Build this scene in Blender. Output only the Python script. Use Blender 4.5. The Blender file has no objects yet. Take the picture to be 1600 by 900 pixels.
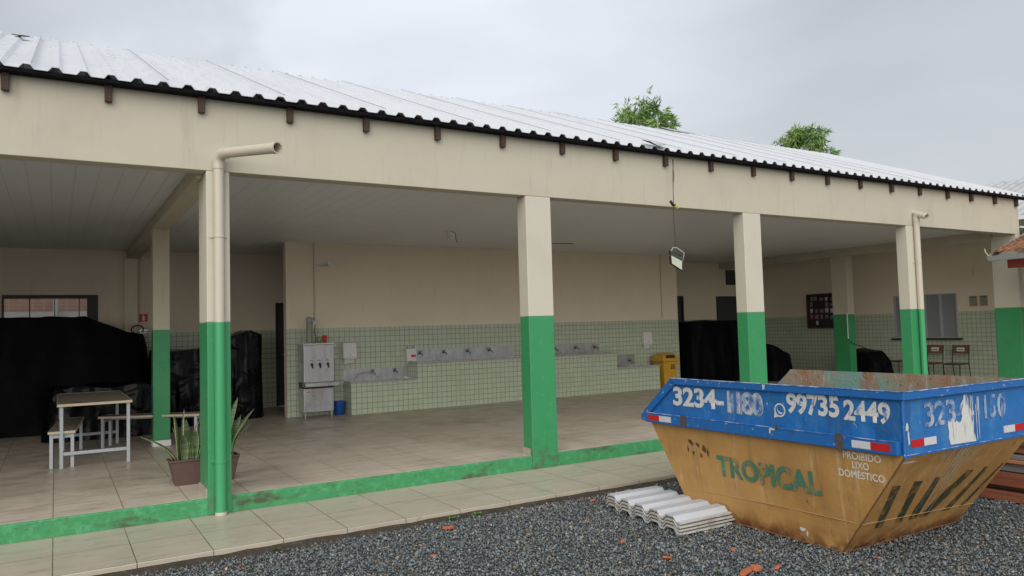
import bpy, bmesh, math, random
import numpy as np
from mathutils import Vector, Matrix, noise
random.seed(7)
S = bpy.context.scene
COL = S.collection
R = math.radians

# ---------------------------------------------------------------- camera, sky, sun, exposure
cam_d = bpy.data.cameras.new('camera'); cam = bpy.data.objects.new('camera', cam_d); COL.objects.link(cam)
S.camera = cam
cam_d.sensor_width = 36; cam_d.lens = 1184.0 * 36 / 1600; cam_d.clip_start = 0.05; cam_d.clip_end = 900
yaw, pitch, roll = 0.5427, 0.0533, -0.0279
F = Vector((math.sin(yaw) * math.cos(pitch), math.cos(yaw) * math.cos(pitch), math.sin(pitch)))
r0 = Vector((math.cos(yaw), -math.sin(yaw), 0)); u0 = r0.cross(F)
rr = math.cos(roll) * r0 + math.sin(roll) * u0
uu = -math.sin(roll) * r0 + math.cos(roll) * u0
M = Matrix((rr, uu, -F)).transposed().to_4x4(); M.translation = Vector((-1.1564, -7.1998, 1.4209))
cam.matrix_world = M

SUN_EL, SUN_AZ = R(35), R(212)      # azimuth the light comes from, clockwise from +Y
W = bpy.data.worlds.new('World'); S.world = W; W.use_nodes = True
nt = W.node_tree; nt.nodes.clear(); N = nt.nodes.new; L = nt.links.new
wo = N('ShaderNodeOutputWorld'); bg = N('ShaderNodeBackground'); bg.inputs[1].default_value = 0.1
sky = N('ShaderNodeTexSky'); sky.sky_type = 'NISHITA'; sky.sun_disc = False
sky.sun_elevation = SUN_EL; sky.sun_rotation = SUN_AZ; sky.air_density = 1.5; sky.dust_density = 3
tc = N('ShaderNodeTexCoord'); mp = N('ShaderNodeMapping'); mp.inputs['Scale'].default_value = (1, 1, 2.2)
mp.inputs['Location'].default_value = (0.35, 0.1, 0.0)
n1 = N('ShaderNodeTexNoise'); n1.inputs['Scale'].default_value = 1.7; n1.inputs['Detail'].default_value = 5
n1.inputs['Roughness'].default_value = .45; n1.inputs['Distortion'].default_value = .5
cr = N('ShaderNodeValToRGB')
cr.color_ramp.elements[0].position = .33; cr.color_ramp.elements[0].color = (2.95, 3.08, 3.34, 1)
cr.color_ramp.elements[1].position = .66; cr.color_ramp.elements[1].color = (3.95, 4.08, 4.36, 1)
mx = N('ShaderNodeMix'); mx.data_type = 'RGBA'; mx.inputs[0].default_value = .9
L(tc.outputs['Generated'], mp.inputs[0]); L(mp.outputs[0], n1.inputs[0]); L(n1.outputs[0], cr.inputs[0])
# brighter thin cloud in one part of the sky
vd = N('ShaderNodeVectorMath'); vd.operation = 'DOT_PRODUCT'; vd.inputs[1].default_value = Vector((.36, .85, .39)).normalized()
gl = N('ShaderNodeMapRange'); gl.interpolation_type = 'SMOOTHSTEP'; gl.inputs[1].default_value = .86; gl.inputs[2].default_value = 1.0; gl.inputs[3].default_value = .86; gl.inputs[4].default_value = 1.36
ml = N('ShaderNodeVectorMath'); ml.operation = 'SCALE'
L(tc.outputs['Generated'], vd.inputs[0]); L(vd.outputs['Value'], gl.inputs[0]); L(cr.outputs[0], ml.inputs[0])
# and a darker grey cloud to its left
vd2 = N('ShaderNodeVectorMath'); vd2.operation = 'DOT_PRODUCT'; vd2.inputs[1].default_value = Vector((.0, .915, .40)).normalized()
n2 = N('ShaderNodeTexNoise'); n2.inputs['Scale'].default_value = 7; n2.inputs['Detail'].default_value = 5; L(tc.outputs['Generated'], n2.inputs[0])
L(tc.outputs['Generated'], vd2.inputs[0])
ad2 = N('ShaderNodeMath'); ad2.operation = 'MULTIPLY_ADD'; ad2.inputs[1].default_value = .10; L(n2.outputs[0], ad2.inputs[0]); L(vd2.outputs['Value'], ad2.inputs[2])
g2 = N('ShaderNodeMapRange'); g2.interpolation_type = 'SMOOTHSTEP'; g2.inputs[1].default_value = 1.015; g2.inputs[2].default_value = 1.045; g2.inputs[3].default_value = 1; g2.inputs[4].default_value = .80; L(ad2.outputs[0], g2.inputs[0])
mu2 = N('ShaderNodeMath'); mu2.operation = 'MULTIPLY'; L(gl.outputs[0], mu2.inputs[0]); L(g2.outputs[0], mu2.inputs[1]); L(mu2.outputs[0], ml.inputs['Scale'])
L(sky.outputs[0], mx.inputs[6]); L(ml.outputs[0], mx.inputs[7]); L(mx.outputs[2], bg.inputs[0]); L(bg.outputs[0], wo.inputs[0])

sd = bpy.data.lights.new('sun', 'SUN'); sd.energy = 1.4; sd.angle = R(80); sd.color = (1, .955, .88)
sun = bpy.data.objects.new('sun', sd); COL.objects.link(sun)
dirn = Vector((math.sin(SUN_AZ) * math.cos(SUN_EL), math.cos(SUN_AZ) * math.cos(SUN_EL), math.sin(SUN_EL)))
sun.rotation_euler = dirn.to_track_quat('Z', 'Y').to_euler(); sun.location = (0, -10, 20)
S.view_settings.view_transform = 'Standard'; S.view_settings.look = 'None'
S.view_settings.exposure = 0.95; S.view_settings.gamma = 1; S.view_settings.use_curve_mapping = False
S.render.engine = 'CYCLES'; S.cycles.max_bounces = 8; S.cycles.diffuse_bounces = 5

# ---------------------------------------------------------------- materials
def mat(name, base, rough=.7, layers=(), metal=0., bump=None, tile=None, rvar=0, spec=None, coord='Object', trans=0):
    """layers: (colour, noise scale, lo, hi, stretch xyz, strength [, z range (z0,z1) where it fades out])"""
    m = bpy.data.materials.new(name); m.use_nodes = True
    t = m.node_tree; b = t.nodes['Principled BSDF']; N = t.nodes.new; K = t.links.new
    b.inputs['Roughness'].default_value = rough; b.inputs['Metallic'].default_value = metal
    if spec is not None: b.inputs['Specular IOR Level'].default_value = spec
    if trans: b.inputs['Transmission Weight'].default_value = trans
    tc = N('ShaderNodeTexCoord'); src = tc.outputs[coord]
    cur = None
    def rgb(c):
        n = N('ShaderNodeRGB'); n.outputs[0].default_value = (*c, 1); return n.outputs[0]
    cur = rgb(base)
    bumps = []
    if tile:      # (width, height, mortar, grout colour, second colour, axes)
        w, h, mo, gc, c2, ax = tile
        sp = N('ShaderNodeSeparateXYZ'); K(src, sp.inputs[0]); cb = N('ShaderNodeCombineXYZ')
        if ax == 'wall':
            ad = N('ShaderNodeMath'); K(sp.outputs[0], ad.inputs[0]); K(sp.outputs[1], ad.inputs[1])
            K(ad.outputs[0], cb.inputs[0]); K(sp.outputs[2], cb.inputs[1])
        else:
            K(sp.outputs[0], cb.inputs[0]); K(sp.outputs[1], cb.inputs[1])
        mpp = N('ShaderNodeMapping'); K(cb.outputs[0], mpp.inputs[0])
        if ax == 'floor': mpp.inputs['Location'].default_value = (1.1691, .59, 0)
        br = N('ShaderNodeTexBrick'); br.offset = 0; br.squash = 1
        K(mpp.outputs[0], br.inputs[0])
        br.inputs['Color1'].default_value = (*base, 1); br.inputs['Color2'].default_value = (*c2, 1)
        br.inputs['Mortar'].default_value = (*gc, 1); br.inputs['Scale'].default_value = 1
        br.inputs['Brick Width'].default_value = w; br.inputs['Row Height'].default_value = h
        br.inputs['Mortar Size'].default_value = mo; br.inputs['Mortar Smooth'].default_value = .3
        cur = br.outputs[0]; bumps.append((br.outputs[1], -.35, .004))
    for i, l in enumerate(layers):
        c, sc, lo, hi, st, k = l[:6]
        mp = N('ShaderNodeMapping'); mp.inputs['Scale'].default_value = st; mp.inputs['Location'].default_value = (i * 3.7, i * 1.9, i * 5.1)
        K(src, mp.inputs[0]); n = N('ShaderNodeTexNoise'); n.inputs['Scale'].default_value = sc
        n.inputs['Detail'].default_value = 8; n.inputs['Roughness'].default_value = .62; K(mp.outputs[0], n.inputs[0])
        mr = N('ShaderNodeMapRange'); mr.inputs[1].default_value = lo; mr.inputs[2].default_value = hi
        mr.inputs[3].default_value = 0; mr.inputs[4].default_value = k
        K(n.outputs[0], mr.inputs[0]); fac = mr.outputs[0]
        if len(l) > 6:
            sp = N('ShaderNodeSeparateXYZ'); K(src, sp.inputs[0]); zr = N('ShaderNodeMapRange')
            zr.inputs[1].default_value = l[6][0]; zr.inputs[2].default_value = l[6][1]; zr.inputs[3].default_value = 1; zr.inputs[4].default_value = 0
            K(sp.outputs[2], zr.inputs[0]); mu = N('ShaderNodeMath'); mu.operation = 'MULTIPLY'
            K(fac, mu.inputs[0]); K(zr.outputs[0], mu.inputs[1]); fac = mu.outputs[0]
        x = N('ShaderNodeMix'); x.data_type = 'RGBA'; K(fac, x.inputs[0]); K(cur, x.inputs[6]); K(rgb(c), x.inputs[7]); cur = x.outputs[2]
    K(cur, b.inputs['Base Color'])
    if rvar:
        n = N('ShaderNodeTexNoise'); n.inputs['Scale'].default_value = 3; n.inputs['Detail'].default_value = 6; K(src, n.inputs[0])
        mr = N('ShaderNodeMapRange'); mr.inputs[1].default_value = .35; mr.inputs[2].default_value = .65
        mr.inputs[3].default_value = rough - rvar; mr.inputs[4].default_value = rough + rvar
        K(n.outputs[0], mr.inputs[0]); K(mr.outputs[0], b.inputs['Roughness'])
    if bump:      # (scale, strength, distance, kind)
        if len(bump) > 3 and bump[3] == 'voronoi':
            n = N('ShaderNodeTexVoronoi'); n.inputs['Scale'].default_value = bump[0]
        else:
            n = N('ShaderNodeTexNoise'); n.inputs['Scale'].default_value = bump[0]; n.inputs['Detail'].default_value = 8
            if len(bump) > 3: n.noise_type = 'RIDGED_MULTIFRACTAL'; n.inputs['Detail'].default_value = 3; n.inputs['Distortion'].default_value = .6
        K(src, n.inputs[0]); bumps.append((n.outputs[0], bump[1], bump[2]))
    prev = None
    for o_, s_, d_ in bumps:
        bn = N('ShaderNodeBump'); bn.inputs['Strength'].default_value = abs(s_); bn.inputs['Distance'].default_value = d_
        bn.invert = s_ < 0; K(o_, bn.inputs['Height'])
        if prev: K(prev, bn.inputs['Normal'])
        prev = bn.outputs[0]
    if prev: K(prev, b.inputs['Normal'])
    return m
ONE = (1, 1, 1)
M_white_col = mat('pale_column_paint', (.57, .545, .46), .75, [((.48, .43, .36), 1.6, .5, .75, ONE, .4)], bump=(60, .12, .004))
M_beige = mat('beige_paint', (.52, .49, .395), .8, [((.45, .40, .315), 1.3, .48, .75, ONE, .6), ((.36, .31, .25), 5, .60, .8, (1.6, 1, .22), .55), ((.40, .32, .23), 8, .60, .74, (1.3, 1, .12), .45)], bump=(60, .15, .004))
M_beige_in = mat('beige_paint_inside', (.80, .715, .57), .8, [((.70, .61, .48), 1.1, .45, .75, ONE, .5), ((.55, .47, .37), 6, .62, .78, (1.3, 1.3, .3), .35)], bump=(60, .12, .004))
M_green = mat('green_paint', (.045, .285, .115), .36, [((.035, .24, .09), 1.5, .45, .7, ONE, .6), ((.13, .46, .24), 18, .6, .75, ONE, .4), ((.10, .09, .05), 9, .46, .62, ONE, .85, (-.16, .22)), ((.30, .48, .36), 30, .66, .72, (1, 1, .4), .6)], bump=(45, .2, .004), rvar=.1)
M_kerb = mat('green_paint_worn', (.045, .27, .10), .6, [((.12, .45, .22), 14, .5, .7, ONE, .5), ((.07, .06, .04), 2.1, .54, .64, (1, 1, 2.5), .85), ((.07, .06, .04), 40, .60, .66, ONE, .7), ((.16, .13, .09), 22, .62, .7, ONE, .7)], bump=(25, .5, .01))
M_tile = mat('green_wall_tile', (.50, .57, .44), .3, [((.39, .45, .33), 2, .45, .7, ONE, .4)], tile=(.0965, .0965, .0035, (.07, .085, .065), (.54, .61, .475), 'wall'))
M_floor = mat('beige_floor_tile', (.51, .445, .365), .42, [((.27, .22, .175), 3, .5, .72, (.5, 5, 1), .7), ((.46, .41, .35), 2, .5, .7, (.6, 3, 1), .5), ((.12, .10, .08), 9, .61, .68, (.5, 4, 1), .65), ((.24, .2, .16), 1.2, .5, .7, ONE, .5)],
              tile=(.5083, .58, .0035, (.11, .092, .075), (.54, .475, .395), 'floor'), rvar=.14)
M_walk = mat('sidewalk_tile', (.43, .39, .315), .4, [((.33, .28, .22), 3, .5, .72, (.5, 5, 1), .6), ((.45, .41, .34), 2, .5, .7, (.6, 3, 1), .5), ((.17, .13, .09), 7, .60, .72, (.6, 3, 1), .7), ((.36, .27, .12), 1.8, .66, .74, ONE, .6)],
             tile=(.5083, .58, .004, (.09, .075, .055), (.45, .41, .33), 'floor'), rvar=.12)
M_tile_side = mat('skirting_tile', (.42, .37, .31), .5, [((.3, .25, .2), 6, .5, .7, ONE, .5)])
M_ceil = mat('white_pvc_lining', (.76, .79, .83), .38, [((.66, .69, .72), 1, .45, .7, ONE, .4)])
def add_grooves(m, pitch=.2):
    t = m.node_tree; N = t.nodes.new; K = t.links.new; b = t.nodes['Principled BSDF']
    tc = N('ShaderNodeTexCoord'); sp = N('ShaderNodeSeparateXYZ'); K(tc.outputs['Object'], sp.inputs[0])
    mo = N('ShaderNodeMath'); mo.operation = 'PINGPONG'; mo.inputs[1].default_value = pitch / 2; K(sp.outputs[0], mo.inputs[0])
    mr = N('ShaderNodeMapRange'); mr.inputs[1].default_value = 0; mr.inputs[2].default_value = .008; K(mo.outputs[0], mr.inputs[0])
    bn = N('ShaderNodeBump'); bn.inputs['Distance'].default_value = .006; bn.inputs['Strength'].default_value = .8
    K(mr.outputs[0], bn.inputs['Height']); K(bn.outputs[0], b.inputs['Normal'])
    src = b.inputs['Base Color'].links[0].from_socket
    x = N('ShaderNodeMix'); x.data_type = 'RGBA'; K(mr.outputs[0], x.inputs[0]); x.inputs[6].default_value = (.68, .70, .73, 1)
    K(src, x.inputs[7]); K(x.outputs[2], b.inputs['Base Color'])
add_grooves(M_ceil)
M_roof = mat('white_metal_roofing', (.60, .62, .655), .35, [((.50, .52, .55), 1.2, .45, .7, (3, .4, 1), .6), ((.42, .42, .42), 3, .60, .75, (2, .25, 1), .5), ((.35, .35, .36), 14, .7, .78, (2, .4, 1), .5)], rvar=.1)
M_rafter = mat('dark_roof_timber', (.06, .034, .026), .8, [((.11, .07, .055), 12, .5, .7, (1, 1, 6), .6)], bump=(40, .5, .004))
M_fascia = mat('black_fascia', (.008, .008, .010), .85, spec=.1)
M_dark = mat('dark_opening', (.03, .034, .036), .6)
M_pipe = mat('cream_pvc_pipe', (.55, .505, .42), .45, [((.46, .41, .33), 8, .62, .75, (1, 1, .5), .3)])
M_pipeg = mat('green_painted_pipe', (.055, .33, .14), .38, [((.05, .33, .13), 5, .5, .7, ONE, .4)])
M_white = mat('white_plastic', (.72, .72, .72), .4)
M_steel = mat('stainless_steel', (.55, .55, .57), .34, [((.36, .36, .38), 4, .45, .7, (3, 3, .6), .6)], metal=.85, rvar=.1)
M_black = mat('black_metal', (.02, .02, .02), .45)
M_tap = mat('worn_tap_metal', (.14, .14, .145), .4, metal=.5)
M_grey = mat('grey_metal', (.36, .38, .41), .5, [((.25, .22, .2), 15, .62, .75, ONE, .5)])
M_table = mat('laminate_top', (.28, .245, .19), .35, [((.26, .21, .16), 3, .5, .7, (4, .5, 1), .5), ((.12, .1, .08), 12, .7, .76, ONE, .5)], rvar=.08)
M_edge = mat('pale_edge_strip', (.55, .47, .35), .6)
M_tarp = mat('black_plastic_tarp', (.003, .0035, .005), .5, [((.006, .007, .009), 3, .5, .7, ONE, .6)], bump=(4, .3, .03), spec=.05)
M_tarp2 = mat('glossy_black_plastic', (.003, .0035, .005), .24, [((.005, .006, .008), 3, .5, .7, ONE, .6)], bump=(4.5, .8, .05, 'ridge'), spec=.13)
M_redp = mat('red_plastic', (.55, .04, .03), .5)
M_grnp = mat('olive_plastic', (.25, .28, .12), .5)
M_bluep = mat('blue_plastic', (.02, .11, .42), .4)
M_yell = mat('yellow_plastic', (.60, .33, .03), .42, [((.45, .24, .03), 5, .5, .7, ONE, .5)])
M_planter = mat('brown_planter_plastic', (.10, .062, .052), .6, [((.17, .1, .085), 8, .5, .7, (3, 3, 1), .5)])
M_soil = mat('potting_soil', (.04, .03, .022), .95, bump=(50, .8, .02))
M_brown = mat('brown_plywood', (.17, .085, .05), .45, [((.13, .05, .03), 5, .5, .7, (1, 5, 1), .5)])
M_paper = mat('white_paper', (.68, .68, .66), .7)
M_ink = mat('grey_print', (.12, .12, .13), .7)
M_shut = mat('grey_blue_shutter', (.30, .325, .36), .5)
M_red_beam = mat('dark_red_paint', (.22, .03, .02), .6, [((.14, .03, .02), 8, .5, .7, ONE, .6)])
M_gutter = mat('galvanised_gutter', (.33, .34, .33), .45, [((.24, .24, .22), 5, .5, .7, ONE, .5)], metal=.4)
M_clay = mat('clay_roof_tile', (.33, .14, .07), .85, [((.10, .07, .055), 4, .45, .62, ONE, .8), ((.42, .30, .2), 9, .55, .7, ONE, .6)], bump=(40, .4, .01))
M_brick = mat('orange_brick', (.42, .16, .08), .85, [((.3, .1, .05), 6, .5, .7, ONE, .6)], tile=(.22, .08, .01, (.40, .36, .31), (.34, .13, .07), 'wall'))
M_roofgrey = mat('grey_fibre_roofing', (.42, .44, .46), .7, [((.26, .27, .28), 3, .5, .7, ONE, .6)])
M_sheet = mat('white_roof_sheet', (.50, .53, .58), .45, [((.42, .42, .42), 4, .5, .72, (1, 6, 1), .6), ((.5, .42, .3), 9, .66, .74, ONE, .5)])
M_core = mat('sheet_foam_edge', (.58, .55, .48), .8, [((.45, .36, .22), 7, .48, .6, ONE, .8), ((.25, .25, .25), 16, .58, .66, ONE, .7)])
M_leafs = mat('snake_plant_leaf', (.07, .12, .05), .4, [((.20, .25, .13), 14, .5, .58, (.3, .3, 5), .8)])
M_leaf_edge = mat('snake_plant_margin', (.36, .38, .16), .45)
M_tree = mat('bamboo_leaf', (.15, .28, .065), .5, [((.26, .40, .10), .9, .45, .62, ONE, .9), ((.07, .15, .035), 1.6, .5, .65, ONE, .7)])
M_bark = mat('bamboo_stem', (.16, .15, .07), .7)
M_weed = mat('weed_leaf', (.08, .2, .03), .6)
M_shard = mat('broken_brick_clay', (.50, .14, .06), .85, [((.34, .1, .05), 20, .45, .65, ONE, .7)], bump=(60, .5, .006))

# ---------------------------------------------------------------- mesh helpers
class MB:
    def __init__(s): s.v = []; s.f = []; s.m = []; s.sm = []
    def add(s, vs, fs, mi=0, sm=False):
        k = len(s.v); s.v += [Vector(p) for p in vs]
        for f in fs: s.f.append([k + i for i in f]); s.m.append(mi); s.sm.append(sm)
        return s
    def box(s, x0, x1, y0, y1, z0, z1, mi=0):
        vs = [(x, y, z) for z in (z0, z1) for y in (y0, y1) for x in (x0, x1)]
        return s.add(vs, [(0, 2, 3, 1), (4, 5, 7, 6), (0, 1, 5, 4), (1, 3, 7, 5), (3, 2, 6, 7), (2, 0, 4, 6)], mi)
    def prism(s, poly, ext, mi=0):
        """poly: list of 3-D points (planar), ext: extrusion vector"""
        n = len(poly); e = Vector(ext); vs = [Vector(p) for p in poly] + [Vector(p) + e for p in poly]
        nrm = sum(((Vector(poly[i]).cross(Vector(poly[(i + 1) % n]))) for i in range(n)), Vector())
        flip = nrm.dot(e) > 0
        fs = [list(range(n)), list(range(2 * n - 1, n - 1, -1))] + [[i, i + n, (i + 1) % n + n, (i + 1) % n] for i in range(n)]
        if flip: fs = [f[::-1] for f in fs]
        return s.add(vs, fs, mi)
    def slab(s, quad, th, mi=0):
        a, b, c = (Vector(q) for q in quad[:3]); n = (b - a).cross(c - a).normalized() * th
        return s.prism(quad, n, mi)
    def tube(s, pts, r, n=10, mi=0, cap=True):
        pts = [Vector(p) for p in pts]; rs = r if isinstance(r, (list, tuple)) else [r] * len(pts)
        vs = []; up = None
        for i, p in enumerate(pts):
            t = (pts[min(i + 1, len(pts) - 1)] - pts[max(i - 1, 0)]).normalized()
            if up is None: up = t.orthogonal().normalized()
            else: up = (up - t * up.dot(t)).normalized()
            w = t.cross(up)
            for k in range(n):
                a = 2 * math.pi * k / n; vs.append(p + (up * math.cos(a) + w * math.sin(a)) * rs[i])
        fs = []
        for i in range(len(pts) - 1):
            for k in range(n): fs.append((i * n + k, i * n + (k + 1) % n, (i + 1) * n + (k + 1) % n, (i + 1) * n + k))
        s.add(vs, fs, mi, True)
        if cap:
            m_ = len(pts) - 1
            s.add([vs[k] for k in range(n)], [tuple(range(n - 1, -1, -1))], mi); s.add([vs[m_ * n + k] for k in range(n)], [tuple(range(n))], mi)
        return s
    def lathe(s, c, prof, n=20, mi=0):
        """prof: (radius, z) list round the vertical axis through c"""
        c = Vector(c); vs = [c + Vector((r * math.cos(2 * math.pi * k / n), r * math.sin(2 * math.pi * k / n), z)) for r, z in prof for k in range(n)]
        fs = [(i * n + k, i * n + (k + 1) % n, (i + 1) * n + (k + 1) % n, (i + 1) * n + k) for i in range(len(prof) - 1) for k in range(n)]
        return s.add(vs, fs, mi, True)
def wloc(p):
    l = Vector()
    while p is not None: l += Vector(p.location); p = p.parent
    return l
def part(name, mb, mats, parent=None, bev=0, seg=2, local=False, solid=0, at=None):
    me = bpy.data.meshes.new(name); off = Vector() if local else wloc(parent)
    if parent is None and at is not None: off = Vector(at)
    me.from_pydata([tuple(v - off) for v in mb.v], [], mb.f)
    if not isinstance(mats, (list, tuple)): mats = [mats]
    for m in mats: me.materials.append(m)
    me.polygons.foreach_set('material_index', mb.m); me.polygons.foreach_set('use_smooth', mb.sm); me.update()
    o = bpy.data.objects.new(name, me); COL.objects.link(o)
    if parent is not None: o.parent = parent
    elif at is not None: o.location = at
    if solid:
        md = o.modifiers.new('solid', 'SOLIDIFY'); md.thickness = solid; md.offset = -1
    if bev:
        md = o.modifiers.new('bevel', 'BEVEL'); md.width = bev; md.segments = seg; md.limit_method = 'ANGLE'; md.angle_limit = R(40)
    return o
def tag(o, label=None, cat=None, group=None, kind=None):
    if label: o['label'] = label
    if cat: o['category'] = cat
    if group: o['group'] = group
    if kind: o['kind'] = kind
    return o
def thing(name, label, cat, loc=(0, 0, 0), rz=0, group=None):
    o = bpy.data.objects.new(name, None); COL.objects.link(o); o.location = loc; o.rotation_euler = (0, 0, rz)
    o.empty_display_size = .1
    return tag(o, label, cat, group)
def dup(root, loc, rz, label):
    def cp(o, p):
        c = o.copy(); COL.objects.link(c)
        if p is not None: c.parent = p
        for ch in o.children: cp(ch, c)
        return c
    r = cp(root, None); r.location = loc; r.rotation_euler = (0, 0, rz); r['label'] = label
    return r
def text(parent, name, body, o, xd, yd, w, h, m, bold=.0, lift=.003, local=True, squeeze=None):
    """painted lettering: text outline fitted into the rectangle at o (lower left) along xd, yd"""
    cu = bpy.data.curves.new(name, 'FONT'); cu.body = body; cu.offset = bold; cu.align_x = 'CENTER' if '\n' in body else 'LEFT'
    cu.space_line = .95; cu.resolution_u = 4
    if squeeze: cu.space_character = squeeze
    tmp = bpy.data.objects.new('tmp', cu); COL.objects.link(tmp)
    bpy.context.view_layer.update()
    me = bpy.data.meshes.new_from_object(tmp); bpy.data.objects.remove(tmp)
    xs = [v.co.x for v in me.vertices]; ys = [v.co.y for v in me.vertices]
    x0, x1, y0, y1 = min(xs), max(xs), min(ys), max(ys)
    o, xd, yd = Vector(o), Vector(xd).normalized(), Vector(yd).normalized(); n = xd.cross(yd)
    for v in me.vertices:
        a, b = (v.co.x - x0) / (x1 - x0), (v.co.y - y0) / (y1 - y0)
        v.co = o + xd * a * w + yd * b * h + n * lift
    me.materials.clear(); me.materials.append(m); me.update()
    ob = bpy.data.objects.new(name, me); COL.objects.link(ob); ob.parent = parent
    return ob

# ---------------------------------------------------------------- ground
G = -.22
mb = MB(); mb.add([(-200, -200, G - .012), (300, -200, G - .012), (300, 300, G - .012), (-200, 300, G - .012)], [(0, 1, 2, 3)])
M_ground = mat('dark_gravel_ground', (.075, .085, .09), .85, [((.16, .17, .175), 60, .52, .6, ONE, .8), ((.025, .028, .03), 45, .5, .6, ONE, .8), ((.16, .13, .1), 30, .68, .74, ONE, .6)], bump=(45, 1, .03, 'voronoi'))
tag(part('ground', mb, M_ground), kind='structure')
mb = MB(); mb.box(-7, 14.4, -1.18, .02, G - .1, -.15)
tag(part('pavement', mb, M_walk, bev=.006), kind='structure')
mb = MB()
ny = 4; nx = 240
vs = []
for i in range(nx + 1):
    x = -6 + 20 * i / nx
    for j in range(ny + 1):
        t = j / ny; y = -1.175 - t * (.075 + .04 * noise.noise(Vector((x * 1.7, 0, 3))))
        z = (-.180 - .045 * t) + .008 * noise.noise(Vector((x * 6, y * 9, 1))) - (.01 if j == ny else 0)
        vs.append((x, y, z))
mb.add(vs, [(i * (ny + 1) + j, i * (ny + 1) + j + 1, (i + 1) * (ny + 1) + j + 1, (i + 1) * (ny + 1) + j) for i in range(nx) for j in range(ny)], 0, True)
M_earth = mat('damp_soil', (.045, .036, .025), .95, [((.025, .027, .015), 6, .5, .62, ONE, .8), ((.09, .075, .055), 25, .55, .65, ONE, .6)], bump=(40, 1, .02))
tag(part('soil_strip', mb, M_earth), kind='structure')

# gravel: individual crushed stones, one object
def gravel():
    rng = np.random.default_rng(3)
    t = (1 + 5 ** .5) / 2
    iv = np.array([(-1, t, 0), (1, t, 0), (-1, -t, 0), (1, -t, 0), (0, -1, t), (0, 1, t), (0, -1, -t), (0, 1, -t), (t, 0, -1), (t, 0, 1), (-t, 0, -1), (-t, 0, 1)], float)
    iv /= np.linalg.norm(iv[0])
    fc = np.array([(0, 11, 5), (0, 5, 1), (0, 1, 7), (0, 7, 10), (0, 10, 11), (1, 5, 9), (5, 11, 4), (11, 10, 2), (10, 7, 6), (7, 1, 8), (3, 9, 4), (3, 4, 2), (3, 2, 6), (3, 6, 8), (3, 8, 9), (4, 9, 5), (2, 4, 11), (6, 2, 10), (8, 6, 7), (9, 8, 1)])
    P = []
    # density falls with distance from where one stands
    for (x0, x1, y0, y1, d) in ((-1.6, 4.4, -5.6, -1.215, 3200), (4.4, 9.5, -5.6, -1.215, 2300), (9.5, 14, -4.5, -1.25, 500), (-1.6, 3, -7, -5.6, 350)):
        n = int((x1 - x0) * (y1 - y0) * d); P.append(np.c_[rng.uniform(x0, x1, n), rng.uniform(y0, y1, n)])
    P = np.vstack(P)
    keep = ~((P[:, 0] > 3.68) & (P[:, 0] < 4.95) & (P[:, 1] > -3.65) & (P[:, 1] < -2.35))
    P = P[keep]; n = len(P)
    s = rng.lognormal(math.log(.0070), .33, n).clip(.004, .018)
    A = rng.normal(size=(n, 3, 3)); Q, _ = np.linalg.qr(A)
    sc = np.stack([s * rng.uniform(.9, 1.5, n), s * rng.uniform(.7, 1.1, n), s * rng.uniform(.45, .8, n)], 1)
    V = iv[None] * (1 + rng.uniform(-.22, .22, (n, 12, 1))) * sc[:, None, :]
    V = np.einsum('nij,nkj->nki', Q, V)
    V[:, :, 0] += P[:, 0:1]; V[:, :, 1] += P[:, 1:2]; V[:, :, 2] += (G - .006 + rng.uniform(0, .014, n))[:, None]
    me = bpy.data.meshes.new('gravel'); me.vertices.add(n * 12); me.vertices.foreach_set('co', V.reshape(-1))
    FF = (fc[None] + (np.arange(n) * 12)[:, None, None]).reshape(-1)
    me.loops.add(len(FF)); me.loops.foreach_set('vertex_index', FF.astype(np.int32))
    me.polygons.add(n * 20); me.polygons.foreach_set('loop_start', (np.arange(n * 20) * 3).astype(np.int32))
    try: me.polygons.foreach_set('loop_total', np.full(n * 20, 3, np.int32))
    except Exception: pass
    g = rng.lognormal(math.log(.14), .38, n).clip(.03, .5)
    tint = rng.uniform(0, 1, n)
    c = np.stack([g * .86, g * .98, g * 1.03, np.ones(n)], 1)
    wm = tint > .93; c[wm] = np.stack([g[wm] * 1.5 + .03, g[wm] * 1.15 + .02, g[wm] * .8, np.ones(wm.sum())], 1)
    rd = tint > .9985; c[rd] = np.array([.42, .12, .05, 1])
    at = me.color_attributes.new('stone', 'FLOAT_COLOR', 'POINT')
    at.data.foreach_set('color', np.repeat(c, 12, 0).reshape(-1))
    me.update(); me.validate()
    m = bpy.data.materials.new('crushed_stone'); m.use_nodes = True; b = m.node_tree.nodes['Principled BSDF']
    a = m.node_tree.nodes.new('ShaderNodeAttribute'); a.attribute_name = 'stone'
    m.node_tree.links.new(a.outputs['Color'], b.inputs['Base Color']); b.inputs['Roughness'].default_value = .55
    me.materials.append(m)
    o = bpy.data.objects.new('gravel', me); COL.objects.link(o)
    tag(o, 'loose dark blue grey crushed stone covering the yard in front of the pavement', 'gravel', kind='stuff')
gravel()

# ---------------------------------------------------------------- veranda building
mb = MB(); mb.box(-7, 15.7, .04, 8.2, -.14, 0)
tag(part('floor', mb, M_floor), kind='structure')

B = thing('veranda_building', 'long single storey building with open beige and green columned veranda under a white corrugated roof', 'building', (0, 0, 0))
CZ, HB, PH = 3.03, 2.92, 1.55
mb = MB(); mb.box(-7, 14.2, .018, .2, -.16, -.002)
part('kerb', mb, M_kerb, B, bev=.012)
def roofz(y, x=5.0): return 3.603 + .400 * (y + .14)
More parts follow.
